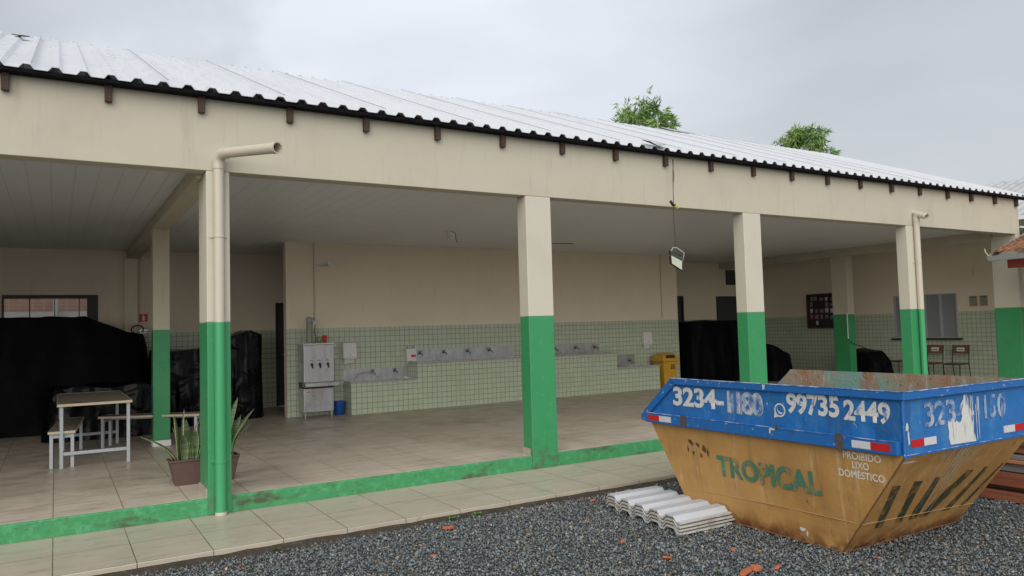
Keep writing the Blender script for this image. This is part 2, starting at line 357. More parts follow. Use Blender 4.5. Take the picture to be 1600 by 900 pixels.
# front beam (wall above the openings)
mb = MB(); mb.box(-7, 14.35, 0, .185, HB, 3.597)
part('front_beam', mb, M_beige, B, bev=.006)
def column(x0, x1, y0, y1, top=HB, z0=-.155, skirt=True, mg=M_green):
    mb = MB(); mb.box(x0, x1, y0, y1, PH, top - .002, 0); mb.box(x0, x1, y0, y1, z0, PH, 1)
    c = part('column', mb, [M_white_col, mg], B, bev=.008)
    if skirt:
        k = MB(); k.box(x0 - .012, x0, y0 + .05, y1, .001, .075); k.box(x0 - .012, x1 + .012, y1, y1 + .012, .001, .075); k.box(x1, x1 + .012, y0 + .05, y1, .001, .075)
        part('skirting', k, M_tile_side, c)
    return c
column(0, .20, -.003, .42); column(3.395, 3.735, -.003, .188); column(6.919, 7.262, -.003, .188)
column(10.721, 11.02, -.003, .188); column(14.2, 14.353, -.003, .45, mg=M_green); column(-3.5, -3.16, -.003, .188)
# free standing inner columns
def inner(x0, x1, y0, y1, top, white):
    mb = MB(); mb.box(x0, x1, y0, y1, PH - .02, top - .002, 0); mb.box(x0, x1, y0, y1, .08, PH - .02, 1); mb.box(x0 - .01, x1 + .01, y0 - .01, y1 + .01, .001, .08, 2)
    c = part('column', mb, [M_beige, M_green, M_white if white else M_tile_side], B, bev=.006)
inner(-.055, .15, 3.83, 4.03, 2.885, True)
inner(14.2, 14.42, 3.57, 3.97, 2.855, False)
mb = MB(); mb.box(-.055, .15, .425, 8.2, 2.885, CZ + .1); mb.box(-.055, -.003, .187, .425, 2.885, CZ + .1); part('cross_beam', mb, M_beige, B, bev=.006)
mb = MB(); mb.box(14.2, 14.4, .455, 7.4, 2.855, CZ + .1); part('cross_beam', mb, M_beige, B, bev=.006)
mb = MB(); mb.box(-7, -.058, .187, 8.2, CZ, CZ + .03); mb.box(.153, 14.197, .187, 8.2, CZ, CZ + .03); mb.box(14.403, 15.7, .0, 8.2, CZ + .02, CZ + .05)
part('ceiling', mb, M_ceil, B)
# walls
TH = 1.52
def wall(name, x0, x1, y0, y1, z1, face, holes=(), mu=M_beige_in, tiled=True):
    """axis-aligned wall; holes: (a0,a1,z0,z1) along its long axis; tiles are a 6 mm skin under TH on the room side"""
    mb = MB(); lx = (x1 - x0) > (y1 - y0); a0, a1 = (x0, x1) if lx else (y0, y1)
    def bands(A, Bz0, Bz1, put):
        cuts = sorted({A[0], A[1], *[h for q in holes for h in q[:2] if A[0] < h < A[1]]})
        for c0, c1 in zip(cuts, cuts[1:]):
            hs = sorted([q for q in holes if q[0] <= (c0 + c1) / 2 <= q[1]], key=lambda q: q[2]); z = Bz0
            for q in hs:
                if q[2] > z + 1e-4 and z < Bz1: put(c0, c1, z, min(q[2], Bz1))
                z = max(z, q[3])
            if z < Bz1: put(c0, c1, z, Bz1)
    put = (lambda c0, c1, z0, z1_: mb.box(c0, c1, y0, y1, z0, z1_)) if lx else (lambda c0, c1, z0, z1_: mb.box(x0, x1, c0, c1, z0, z1_))
    bands((a0, a1), -.1, z1, put)
    w = part(name, mb, mu, B)
    if tiled:
        t = MB(); e = .007
        if face == '-y': pt = lambda c0, c1, z0, z1_: t.box(c0, c1, y0 - e, y0, z0, z1_)
        else: pt = lambda c0, c1, z0, z1_: t.box(x0 - e, x0, c0, c1, z0, z1_)
        bands((a0, a1), .001, TH, pt)
        part('wall_tiling', t, M_tile, w)
    return w
wall('wall', 2.245, 11.31, 6.0, 6.17, CZ, '-y')                                              # wash wall
wall('wall', -7, 7, 8.2, 8.35, CZ, '-y', [(-1.94, -.51, 1.25, 2.225), (2.6, 3.45, -.1, 2.06)])
wall('wall', 7, 15.7, 7.4, 7.55, CZ, '-y', [(12.30, 12.85, -.1, 2.14), (14.03, 14.95, -.1, 2.13), (14.43, 15.1, 2.44, 2.85)])
wall('wall', 15.7, 15.85, 0, 7.55, CZ + .05, '-x', [(1.95, 3.42, .945, 1.925)])
mb = MB(); mb.box(-7.15, -7, 0, 8.35, -.1, CZ); part('wall', mb, M_beige_in, B)
mb = MB(); mb.box(7, 7.15, 7.56, 8.2, -.1, CZ); part('wall', mb, M_beige_in, B)
mb = MB(); mb.box(-.1, .12, 8.08, 8.2, .0, 2.88); part('pilaster', mb, M_beige_in, B, bev=.005)
# doors
def door(x0, x1, y, z1, m):
    mb = MB(); mb.box(x0 + .04, x1 - .04, y + .05, y + .09, .01, z1 - .04)
    d = part('door', mb, m, B, bev=.004)
    f = MB(); f.box(x0, x0 + .04, y - .005, y + .12, 0, z1); f.box(x1 - .04, x1, y - .005, y + .12, 0, z1); f.box(x0 + .04, x1 - .04, y - .005, y + .12, z1 - .04, z1)
    part('door_frame', f, M_dark, d)
    h = MB(); h.tube([(x0 + .12, y + .05, 1.03), (x0 + .12, y, 1.03), (x0 + .22, y, 1.03)], .01, 8); part('door_handle', h, M_steel, d)
M_door = mat('dark_green_grey_door', (.05, .062, .065), .4)
door(2.6, 3.45, 8.2, 2.06, M_door); door(12.30, 12.85, 7.4, 2.14, M_door); door(14.03, 14.95, 7.4, 2.13, M_door)
mb = MB(); mb.box(14.43, 15.1, 7.45, 7.47, 2.44, 2.85); w = part('window', mb, M_door, B)
f = MB(); f.box(14.43, 15.1, 7.39, 7.48, 2.44, 2.47); f.box(14.43, 14.46, 7.39, 7.48, 2.47, 2.85); part('window_frame', f, M_dark, w)
# long black framed window at the back left, seen over the covered pile
M_glass = mat('window_glass', (.27, .28, .28), .05, trans=1.0)
x0, x1, z0, z1 = -1.94, -.51, 1.25, 2.225
mb = MB(); mb.box(x0, x1, 8.26, 8.264, z0, z1); w = part('window', mb, M_glass, B)
f = MB(); f.box(x0, x1, 8.19, 8.3, z1 - .06, z1); f.box(x0, x1, 8.19, 8.3, z0, z0 + .04); f.box(x0, x0 + .03, 8.19, 8.3, z0 + .04, z1 - .06); f.box(x1 - .17, x1, 8.19, 8.3, z0 + .04, z1 - .06)
for k in (1, 2, 3): f.box(x0 + .37 * k + .02, x0 + .37 * k + .035, 8.22, 8.29, z0 + .04, z1 - .06)
part('window_frame', f, M_black, w)
# shuttered window on the right wall
mb = MB()
for k in range(24): 
    z = .965 + k * .0395
    for a, b in ((1.99, 2.30), (2.36, 2.66), (2.72, 3.02), (3.08, 3.38)): mb.slab([(15.725, a, z + .044), (15.725, b, z + .044), (15.708, b, z), (15.708, a, z)], .004)
w = part('window', mb, M_shut, B)
f = MB(); f.box(15.685, 15.76, 1.95, 3.42, 1.905, 1.925); f.box(15.685, 15.76, 1.95, 3.42, .945, .965)
for a in (1.95, 2.30, 2.66, 3.02, 3.38): f.box(15.68 if a in (1.95, 2.66) else 15.69, 15.76, a, a + (.055 if 2 < a < 3.3 else .035), .965, 1.905)
part('window_frame', f, mat('pale_shutter_frame', (.42, .44, .46), .5), w)
f = MB(); f.box(15.62, 15.70, 1.88, 3.48, .905, .943); part('window_sill', f, M_dark, w)
f = MB(); f.box(15.75, 15.78, 1.96, 3.41, .95, 1.92); part('pane', f, M_dark, w)

# rafters
RX = [-1.51, -.78, -.04, .75, 1.51, 2.3, 3.1, 3.91, 4.7, 5.51, 6.32, 7.14, 7.94, 8.74, 9.54, 10.34, 11.13, 11.95, 12.69, 13.48, 14.235]
RX = [-1.5 - .77 * k for k in range(6, 0, -1)] + RX
for x in RX:
    j = random.uniform(-.01, .004)
    mb = MB(); mb.prism([(x - .028, -.05 + j, 3.436 + j * .6), (x - .028, -.05 + j, roofz(-.085, x) - .008), (x - .028, 1.2, roofz(1.2, x) - .008), (x - .028, 1.2, roofz(1.2) - .13), (x - .028, .19, 3.62), (x - .028, .19, 3.599), (x - .028, -.001, 3.599), (x - .028, -.001, 3.438)], (.056, 0, 0))
    part('rafter', mb, M_rafter, B, bev=.004)
mb = MB(); za, zb = roofz(-.12, -6.2) - .006, roofz(-.12, 14.72) - .006
mb.prism([(-6.2, -.122, za - .030), (14.72, -.122, zb - .030), (14.72, -.122, zb), (-6.2, -.122, za)], (0, .118, 0))
part('fascia_board', mb, M_fascia, B)
# corrugated roof
def corrugated(x0, x1, y0, y1, zf, pitch=.1935, h=.042, ny=10, sag=.012, xo=0., tilt=0.):
    prof = [(0, 0), (.46, 0), (.60, 1), (.86, 1), (1.0, 0)]
    xs = []; k = math.floor((x0 - xo) / pitch)
    while xo + k * pitch < x1:
        for t, q in prof[:-1]: xs.append((xo + (k + t) * pitch, q * h))
        k += 1
    xs = [p for p in xs if x0 <= p[0] <= x1]
    vs = []; fs = []
    for j in range(ny + 1):
        y = y0 + (y1 - y0) * j / ny
        for x, q in xs: vs.append((x, y, zf(y) + q + tilt * (x - 5) + sag * noise.noise(Vector((x * .5, y * .8, 0)))))
    n = len(xs)
    fs = [(j * n + i, j * n + i + 1, (j + 1) * n + i + 1, (j + 1) * n + i) for j in range(ny) for i in range(n - 1)]
    return MB().add(vs, fs)
XO = -1.365 - .73 * .2003
rf = part('roof', corrugated(-6.3, 14.75, -.14, 4.22, lambda y: roofz(y) + .004, pitch=.2003, h=.036, ny=14, xo=XO, sag=.006, tilt=0.), M_roof, B, solid=.005)
part('roof_sheet', corrugated(-6.3, 14.75, 4.22, 8.7, lambda y: 2 * roofz(4.22) - roofz(y) + .002, pitch=.2003, h=.045, xo=XO, tilt=0.), M_roof, rf, solid=.005)
zr = roofz(4.22) + .03
for q in range(-4, 14):      # lapped side joints of the sheets
    x = XO + .2003 * (5 * q) + .2003 * .88; mb = MB(); n_ = 14
    for i_ in range(n_):
        a, b = -.14 + 4.3 * i_ / n_, -.14 + 4.3 * (i_ + 1) / n_; za, zb = (roofz(c_, x) + .056 + 0.006 * noise.noise(Vector((x * .5, c_ * .8, 0))) for c_ in (a, b))
        mb.slab([(x, a, za), (x + .012, a, za), (x + .012, b, zb), (x, b, zb)], .006)
    part('lap_joint', mb, M_grey, rf)
# gable infill so that no sky shows under the roof ends
mb2 = MB(); mb2.prism([(14.2, .1, CZ + .06), (14.2, 7.9, CZ + .06), (14.2, 7.9, 3.8), (14.2, 4.22, roofz(4.22) - .06), (14.2, .1, roofz(.1) - .06)], (.15, 0, 0))
part('gable', mb2, M_beige, B)
# torn and bent bits on the roof
mb = MB(); z = roofz(-.1)
mb.slab([(5.14, -.17, z + .06), (5.25, -.18, z + .015), (5.28, .0, z + .10), (5.17, .02, z + .13)], .006)
part('torn_flashing', mb, M_fascia, rf)
mb = MB(); mb.slab([(5.27, -.17, z + .02), (5.40, -.16, z + .05), (5.43, .05, z + .12), (5.32, .07, z + .08)], .006)
part('torn_flashing', mb, M_grey, rf)
mb = MB(); z = roofz(3.6)
mb.slab([(-1.62, 3.45, roofz(3.45) + .06), (-1.50, 3.4, roofz(3.4) + .055), (-1.44, 3.6, z + .055), (-1.55, 3.75, z + .10)], .008)
part('torn_flashing', mb, M_fascia, rf)
mb = MB(); mb.slab([(9.35, 3.9, roofz(3.9) + .06), (10.0, 3.9, roofz(3.9) + .06), (10.0, 4.2, roofz(4.2) + .055), (9.35, 4.2, roofz(4.2) + .075)], .008)
part('roof_patch', mb, M_roofgrey, rf)

# ---------------------------------------------------------------- drain pipes
def arc(c, a, b, r, n=6):   # quarter bend from direction a to b
    a, b = Vector(a), Vector(b); return [Vector(c) + (-a * r) * (1 - math.sin(t)) * 0 + (a * (math.sin(t) - 1) + b * (1 - math.cos(t))) * r for t in [math.pi / 2 * k / n for k in range(n + 1)]]
def drain(x, y, ztop, d, length, label, r=.046, drop=.08):
    t = thing('drain_pipe', label, 'drain pipe', (x, y, -.14), group='drain pipes on the veranda columns')
    d = Vector(d).normalized(); p0 = Vector((x, y, ztop)); end = p0 + d * length + Vector((0, 0, -drop))
    ed = (end - p0).normalized()
    mb = MB(); mb.tube([(x, y, 1.55), (x, y, ztop - .12)], r, 20); part('upper_pipe', mb, M_pipe, t)
    mb = MB(); mb.tube([(x, y, -.125), (x, y, 1.55)], r, 20); part('lower_pipe', mb, M_pipeg, t)
    mb = MB(); mb.tube([(x, y, -.148), (x, y, -.12)], r + .004, 20); part('pipe_foot', mb, M_pipe, t)
    mb = MB(); pts = [Vector((x, y, ztop - .14)), Vector((x, y, ztop - .09))]
    for k in range(1, 7):
        a = math.pi / 2 * k / 6; pts.append(Vector((x, y, ztop - .09)) + Vector((0, 0, 1)) * .09 * math.sin(a) + ed * .09 * (1 - math.cos(a)))
    pts.append(pts[-1] + ed * .04); mb.tube(pts, r + .005, 20); part('elbow', mb, M_pipe, t)
    # open arm: outer and inner skin
    a0 = pts[-1]; mb = MB(); mb.tube([a0, end - ed * .05], r, 20, cap=False); mb.tube([end - ed * .05, end], r + .004, 20, cap=False)
    mb.tube([end - ed * .0, end - ed * .3], r - .004, 20, cap=False)
    n = 20; ks = len(mb.v)
    ring_o = list(range(ks - 2 * n - n, ks - 2 * n)); ring_i = list(range(ks - 2 * n, ks - n))
    part('outlet_arm', mb, [M_pipe], t)
    rim = MB(); up = ed.orthogonal().normalized(); w = ed.cross(up); vs = []
    for k in range(n):
        a = 2 * math.pi * k / n; dd = up * math.cos(a) + w * math.sin(a); vs += [end + dd * (r + .004), end + dd * (r - .005)]
    rim.add(vs, [(2 * k, 2 * ((k + 1) % n), 2 * ((k + 1) % n) + 1, 2 * k + 1) for k in range(n)]); part('outlet_rim', rim, M_pipe, t)
    for z, m in ((.32, M_pipeg), (2.32, M_pipe)):
        mb = MB(); mb.box(x - r - .006, x + r + .006, y - r - .006, y + r + .012, z - .012, z + .012)
        mb2 = MB(); mb2.tube([(x, y, z - .011), (x, y, z + .011)], r + .005, 20); mb2.box(x - r - .03, x + r + .03, y + r - .006, y + r + .002, z - .01, z + .01)
        part('pipe_clip', mb2, m, t)
drain(.098, -.052, 3.07, (.40, -.92, 0), .84, 'cream and green drain pipe with long open arm, beside the potted plants')
drain(10.93, -.052, 3.12, (-.1, -1, 0), .19, 'drain pipe with a short open elbow on the column behind the skip')

# ---------------------------------------------------------------- things inside the veranda
# wash counters
t = thing('wash_counter', 'long stepped washing counter clad in pale green tiles with steel troughs', 'counter', (6.7, 5.55, 0))
mb = MB(); y0, y1 = 5.55, 5.99
mb.prism([(3.23, y0, .001), (3.23, y0, .535), (4.47, y0, .535), (4.47, y0, .82), (9.10, y0, .82), (9.10, y0, .50), (10.29, y0, .50), (10.29, y0, .001)], (0, y1 - y0, 0))
part('tiled_base', mb, M_tile, t)
mb = MB(); mb.box(3.21, 4.468, y0 - .015, y1 - .4, .537, .57); mb.box(4.472, 7.05, y0 - .015, y1 - .4, .822, .855); mb.box(7.05, 9.12, y0 - .015, y1 - .4, .822, .85); mb.box(9.12, 10.31, y0 - .015, y1 - .4, .502, .532)
part('ledge', mb, mat('granite_ledge', (.42, .40, .38), .4, [((.25, .24, .23), 20, .5, .6, ONE, .6)]), t, bev=.004)
def trough(x0, x1, z, zt, faucets, dark=False):
    mb = MB(); yb = 5.985
    mb.box(x0, x1, yb, yb + .012, z - .1, zt)                      # splash back
    mb.box(x0, x1, 5.59, 5.605, z - .1, z + .012); mb.box(x0, x0 + .015, 5.605, yb, z - .1, z + .012); mb.box(x1 - .015, x1, 5.605, yb, z - .1, z + .012)
    mb.box(x0 + .015, x1 - .015, 5.605, yb, z - .02, z - .012)
    s = part('trough', mb, M_steel, t, bev=.003)
    for fx, fz in faucets:
        f = MB(); f.tube([(fx, yb, fz), (fx, yb - .09, fz), (fx, yb - .13, fz - .015), (fx, yb - .135, fz - .05)], .010, 10)
        f.tube([(fx, yb - .05, fz), (fx, yb - .05, fz + .045)], .011, 8); f.box(fx - .028, fx + .028, yb - .058, yb - .042, fz + .04, fz + .05); f.tube([(fx, yb, fz), (fx, yb - .008, fz)], .026, 12)
        part('faucet', f, M_tap, s)
trough(3.245, 4.463, .565, .775, [(3.78, .70), (4.21, .70)])
trough(4.49, 6.78, .85, 1.075, [(4.72, 1.0), (5.22, 1.0), (5.73, 1.0), (6.22, 1.0)])
trough(7.20, 8.96, .85, 1.065, [(7.78, .96), (8.33, .97), (8.83, .96)])
trough(9.13, 9.95, .53, .77, [(9.79, .63)])
h = MB(); pts = [(3.32, 5.7, .57), (3.4, 5.8, .64), (3.52, 5.86, .70), (3.65, 5.86, .715), (3.78, 5.85, .69)]; h.tube(pts, .008, 8)
part('hose', h, M_grey, t)

# water cooler
t = thing('water_cooler', 'tall stainless steel water cooler with three taps beside the tiled counter', 'water cooler', (2.69, 5.75, 0))
mb = MB(); mb.box(2.42, 2.945, 5.58, 5.92, .60, 1.235); part('cabinet', mb, M_steel, t, bev=.008)
mb = MB(); mb.box(2.41, 2.955, 5.57, 5.93, 1.237, 1.262); part('lid', mb, M_white, t, bev=.004)
mb = MB(); mb.box(2.425, 2.94, 5.62, 5.92, .10, .50); part('base_cabinet', mb, M_steel, t, bev=.006)
mb = MB(); mb.box(2.42, 2.945, 5.64, 5.9, .50, .598); part('recess', mb, M_black, t)
mb = MB(); mb.box(2.405, 2.99, 5.44, 5.64, .535, .60); part('drip_tray', mb, M_steel, t, bev=.006)
for fx in (2.55, 2.685, 2.825):
    f = MB(); f.tube([(fx, 5.58, .885), (fx, 5.52, .885), (fx, 5.515, .84)], .014, 10); f.box(fx - .02, fx + .02, 5.53, 5.56, .895, .93); part('tap', f, M_black, t)
    f = MB(); f.box(fx - .035, fx + .03, 5.575, 5.58, .83, .94); part('tap_plate', f, M_white, t)
    f = MB(); f.box(fx - .028, fx + .022, 5.576, 5.58, .965, .978); part('tap_label', f, M_grnp, t)
for fx in (2.455, 2.91):
    for fy in (5.65, 5.88):
        f = MB(); f.tube([(fx, fy, .001), (fx, fy, .10)], [.014, .018], 10); part('leg', f, M_grey, t)
f = MB(); f.box(2.47, 2.53, 5.612, 5.618, .435, .45); part('badge', f, M_redp, t)
t = thing('water_filter', 'grey green filter cartridge standing on top of the water cooler', 'water filter', (2.57, 5.75, 1.262))
mb = MB(); mb.lathe((2.57, 5.75, 1.262), [(0, .001), (.048, .001), (.05, .02), (.05, .36), (.044, .37), (0, .37)], 20); part('housing', mb, mat('filter_plastic', (.30, .33, .27), .5), t)
mb = MB(); mb.lathe((2.57, 5.75, 1.262), [(.056, .37), (.056, .43), (.035, .455), (.0, .46)], 20); mb.tube([(2.60, 5.75, 1.69), (2.68, 5.85, 1.70), (2.72, 5.96, 1.66)], .008, 8); part('cap', mb, M_grey, t)
for x, m, nm, h in ((2.735, M_grnp, 'olive plastic cup standing on the water cooler', .115), (2.825, M_redp, 'red plastic cup standing on the water cooler', .13)):
    mb = MB(); mb.lathe((x, 5.72, 1.262), [(0, .001), (.033, .001), (.042, h), (.039, h), (.031, .006), (0, .006)], 18)
    tag(part('cup', mb, m, at=(x, 5.72, 1.262)), nm, 'cup')
mb = MB(); mb.box(3.01, 3.07, 5.955, 5.992, .99, 1.22); mb.box(3.01, 3.09, 5.90, 5.955, 1.19, 1.22); mb.box(3.01, 3.09, 5.90, 5.955, .99, 1.02)
tag(part('wall_bracket', mb, M_white, at=(3.04, 5.97, 1.1), bev=.003), 'small white wall bracket between the water cooler and the paper towel dispenser', 'bracket')
mb = MB(); mb.lathe((3.10, 5.83, 0), [(0, .004), (.085, .004), (.105, .225), (.112, .235), (.100, .235), (.08, .01), (0, .01)], 24); 
t = thing('bucket', 'small blue plastic bucket on the floor between cooler and counter', 'bucket', (3.10, 5.83, 0)); part('body', mb, M_bluep, t)
mb = MB(); mb.tube([(3.10 + .11 * math.cos(a), 5.83 + .04 * math.sin(a), .23 - .08 * math.sin(a)) for a in [math.pi * k / 10 for k in range(11)]], .003, 6); part('handle', mb, M_grey, t)
def dispenser(x, w, z0, z1, lab):
    t = thing('paper_towel_dispenser', lab, 'towel dispenser', (x + w / 2, 5.992, z0), group='white paper towel dispensers on the tiled wall')
    mb = MB(); mb.prism([(x, 5.992, z0), (x, 5.992, z1), (x, 5.90, z1), (x, 5.875, z0 + .04), (x, 5.89, z0)], (w, 0, 0)); part('cover', mb, M_white, t, bev=.012, seg=3)
    mb = MB(); mb.slab([(x + .03, 5.95, z0 - .045), (x + w - .03, 5.95, z0 - .03), (x + w - .03, 5.93, z0 + .01), (x + .03, 5.93, z0 + .01)], .003)
    mb.slab([(x + .03, 5.955, z0 - .085), (x + w - .045, 5.955, z0 - .07), (x + w - .03, 5.945, z0), (x + .03, 5.945, z0)], .003); part('paper_towel', mb, M_paper, t)
    mb = MB(); mb.box(x + w * .48, x + w * .52, 5.872, 5.877, z0 + .06, z0 + .10); part('sight_slot', mb, M_grey, t)
dispenser(3.21, .25, .955, 1.25, 'white paper towel dispenser above the left end of the counter'); dispenser(10.16, .25, .965, 1.255, 'white paper towel dispenser above the yellow bin')
t = thing('soap_dispenser', 'small white box with red print at the left end of the upper trough', 'soap dispenser', (4.54, 5.98, .86))
mb = MB(); mb.box(4.42, 4.61, 5.87, 5.984, .865, 1.10); part('body', mb, M_white, t, bev=.006)
mb = MB(); mb.box(4.50, 4.59, 5.866, 5.871, .94, .985); part('print', mb, M_redp, t)
mb = MB(); mb.tube([(4.46, 5.93, 1.10), (4.46, 5.93, 1.125), (4.44, 5.93, 1.135)], .006, 6); mb.tube([(4.54, 5.93, 1.10), (4.55, 5.93, 1.125), (4.58, 5.93, 1.13)], .006, 6); part('wires', mb, M_black, t)

# yellow swing bin
t = thing('litter_bin', 'tall yellow plastic bin with domed swing lid beside the counter', 'bin', (10.56, 5.66, 0))
mb = MB(); vs = []
def ring(cx, cy, hx, hy, z): return [(cx - hx, cy - hy, z), (cx + hx, cy - hy, z), (cx + hx, cy + hy, z), (cx - hx, cy + hy, z)]
def loft(mb, rings, mi=0, cap=True):
    vs = [p for r_ in rings for p in r_]; n = len(rings[0]); fs = [(i * n + k, i * n + (k + 1) % n, (i + 1) * n + (k + 1) % n, (i + 1) * n + k) for i in range(len(rings) - 1) for k in range(n)]
    if cap: fs += [tuple(range(n - 1, -1, -1)), tuple((len(rings) - 1) * n + k for k in range(n))]
    return mb.add(vs, fs, mi)
loft(mb, [ring(10.56, 5.66, .15, .13, .001), ring(10.56, 5.66, .215, .185, .585)]); part('body', mb, M_yell, t, bev=.02, seg=3)
mb = MB(); loft(mb, [ring(10.56, 5.66, .228, .198, .587), ring(10.56, 5.66, .225, .195, .64), ring(10.56, 5.66, .20, .15, .735), ring(10.56, 5.66, .13, .07, .78)]); part('lid', mb, M_yell, t, bev=.015, seg=3)
mb = MB(); mb.slab([(10.42, 5.475, .665), (10.70, 5.475, .665), (10.68, 5.502, .735), (10.44, 5.502, .735)], -.004); part('flap_gap', mb, M_dark, t)
mb = MB()
for k, (dx, dz) in enumerate([(-.04, 0), (.02, 0), (-.04, -.04), (.02, -.04), (-.045, -.075), (.02, -.075)]): mb.box(10.60 + dx, 10.64 + dx, 5.470, 5.476, .50 + dz, .525 + dz)
part('print', mb, M_dark, t)

# conduits and lamps
for x, z0, nm in ((2.734, 1.665, 'thin beige conduit running down the wall above the water cooler'), (10.81, 1.55, 'thin beige conduit on the wall near its right end')):
    t = thing('conduit', nm, 'conduit', (x, 5.985, z0))
    mb = MB(); mb.tube([(x, 5.985, z0), (x, 5.985, CZ)], .011, 8); part('tube', mb, M_pipe, t)
    if x < 5:
        mb = MB(); mb.box(x - .04, x + .04, 5.955, 5.997, 1.56, 1.67); part('socket_box', mb, M_white, t, bev=.004)
        mb = MB(); mb.tube([(x, 5.95, 1.58), (x - .02, 5.94, 1.45), (x + .005, 5.93, 1.35), (x - .02, 5.92, 1.262)], .006, 6); part('cable', mb, M_black, t)
t = thing('wall_lamp', 'small wall lamp on a bent arm near the top left of the wash wall', 'wall lamp', (2.76, 5.98, 2.62))
mb = MB(); mb.box(2.74, 2.80, 5.97, 5.998, 2.60, 2.72); mb.tube([(2.77, 5.97, 2.65), (2.78, 5.85, 2.61), (2.84, 5.7, 2.62)], .009, 8); part('arm', mb, M_white, t)
mb = MB(); mb.tube([(2.83, 5.72, 2.62), (2.87, 5.62, 2.63), (2.89, 5.58, 2.63)], [.02, .035, .045], 12); mb.box(2.76, 2.92, 5.58, 5.72, 2.585, 2.59); part('lamp_head', mb, M_white, t)
t = thing('ceiling_bulb_holder', 'white bulb holder with dangling wires on the ceiling between the front columns', 'light fitting', (4.3, 3.8, CZ))
mb = MB(); mb.lathe((4.3, 3.8, CZ), [(.055, -.001), (.055, -.02), (.03, -.03), (.028, -.07), (.0, -.07)], 16); part('holder', mb, M_white, t)
mb = MB(); mb.lathe((4.3, 3.8, CZ - .07), [(.014, 0), (.03, -.035), (.033, -.06), (.022, -.085), (0, -.095)], 16); part('bulb', mb, M_white, t)
mb = MB(); mb.tube([(4.33, 3.77, CZ), (4.38, 3.7, CZ - .05), (4.37, 3.68, CZ - .14), (4.40, 3.68, CZ - .2)], .005, 6); part('wire', mb, M_black, t)
t = thing('ceiling_fan', 'dark bladed ceiling fan behind the second column, one blade showing', 'ceiling fan', (5.90, 3.4, CZ))
mb = MB(); mb.tube([(5.90, 3.4, CZ), (5.90, 3.4, CZ - .16)], .012, 8); mb.lathe((5.90, 3.4, CZ - .16), [(.02, 0), (.07, -.02), (.08, -.06), (.05, -.09), (0, -.095)], 20); part('motor', mb, M_grey, t)
for k in range(3):
    a = R(-15 + 120 * k); u = Vector((math.cos(a), math.sin(a), 0)); w = Vector((-u.y, u.x, 0)) ; c0 = Vector((5.90, 3.4, CZ - .2))
    mb = MB(); mb.slab([c0 + u * .07 - w * .03, c0 + u * .50 - w * .06 + Vector((0, 0, -.01)), c0 + u * .50 + w * .06 + Vector((0, 0, .015)), c0 + u * .07 + w * .03 + Vector((0, 0, .01))], .005); part('blade', mb, mat('dark_blade', (.04, .03, .03), .5), t)
# hanging floodlight
t = thing('hanging_floodlight', 'grey floodlight dangling on a thin cable from the roof edge between two columns', 'floodlight', (5.533, -0.120, 2.350))
mb = MB(); mb.tube([(5.558, -0.120, 3.510), (5.543, -0.120, 3.320), (5.531, -0.125, 3.120), (5.533, -0.120, 2.950)], .005, 6); mb.tube([(5.553, -0.110, 3.510), (5.558, -0.120, 3.270), (5.533, -0.120, 3.170)], .004, 6)
mb.tube([(5.533, -0.120, 2.950), (5.527, -0.120, 2.720), (5.535, -0.120, 2.520), (5.535, -0.120, 2.380)], .004, 6); part('cable', mb, M_black, t)
mb = MB(); mb.tube([(5.483, -0.120, 2.970), (5.523, -0.120, 2.920), (5.563, -0.120, 2.920)], .018, 10); part('plug', mb, M_black, t)
mb = MB(); mb.tube([(5.543, -0.120, 2.915), (5.603, -0.120, 2.895)], [.018, .028], 10); part('socket', mb, mat('yellow_green_plastic', (.45, .45, .08), .5), t)
c = [Vector((5.438, -0.120, 2.345)), Vector((5.608, -0.170, 2.265)), Vector((5.618, -0.150, 2.075)), Vector((5.468, -0.100, 2.175))]
mb = MB(); mb.slab(c, .045); part('housing', mb, M_black, t, bev=.006)
n_ = (c[1] - c[0]).cross(c[2] - c[0]).normalized(); cc = sum(c, Vector()) / 4
f = [cc + (p - cc) * .84 - n_ * .004 for p in c]; f2 = [f[0].lerp(f[3], .3), f[1].lerp(f[2], .3), f[2], f[3]]
mb = MB(); mb.slab(f2, .003); part('lens', mb, mat('lamp_glass', (.55, .6, .5), .2), t)
mb = MB(); mb.slab([f[0], f[1], f[1].lerp(f[2], .22), f[0].lerp(f[3], .22)], .003); part('led_strip', mb, mat('dark_green_glass', (.05, .09, .07), .3), t)
mb = MB(); mb.tube([c[0].lerp(c[3], .4) + n_ * .02, Vector((5.493, -0.120, 2.380)), Vector((5.543, -0.140, 2.375)), Vector((5.633, -0.170, 2.310)), c[1].lerp(c[2], .4) + n_ * .02], .007, 8); part('bracket', mb, M_grey, t)

# table and benches
t = thing('canteen_table', 'rectangular table with laminate top and white steel legs behind the first column', 'table', (-.765, 3.68, 0))
mb = MB(); mb.box(-1.135, -.395, 2.70, 4.66, .688, .712, 0); part('table_top', mb, M_table, t, bev=.003)
mb = MB(); mb.box(-1.14, -.39, 2.694, 2.7, .686, .714); mb.box(-1.14, -.39, 4.66, 4.666, .686, .714); mb.box(-1.141, -1.135, 2.7, 4.66, .686, .714); mb.box(-.395, -.389, 2.7, 4.66, .686, .714); part('edge_band', mb, M_edge, t)
M_leg = mat('white_steel_tube', (.42, .46, .50), .45, [((.3, .28, .26), 15, .62, .72, ONE, .6)])
for x in (-1.115, -.445):
    for y in (2.73, 4.60):
        mb = MB(); mb.box(x, x + .034, y, y + .034, .012, .687); mb.box(x - .002, x + .036, y - .002, y + .036, .001, .012); part('leg', mb, M_leg, t)
mb = MB(); mb.box(-1.078, -.447, 2.735, 2.76, .14, .175); mb.box(-1.078, -.447, 4.605, 4.63, .14, .175); mb.box(-.44, -.415, 2.77, 4.6, .655, .686); mb.box(-1.11, -1.085, 2.77, 4.6, .655, .686); part('stretcher', mb, M_leg, t)
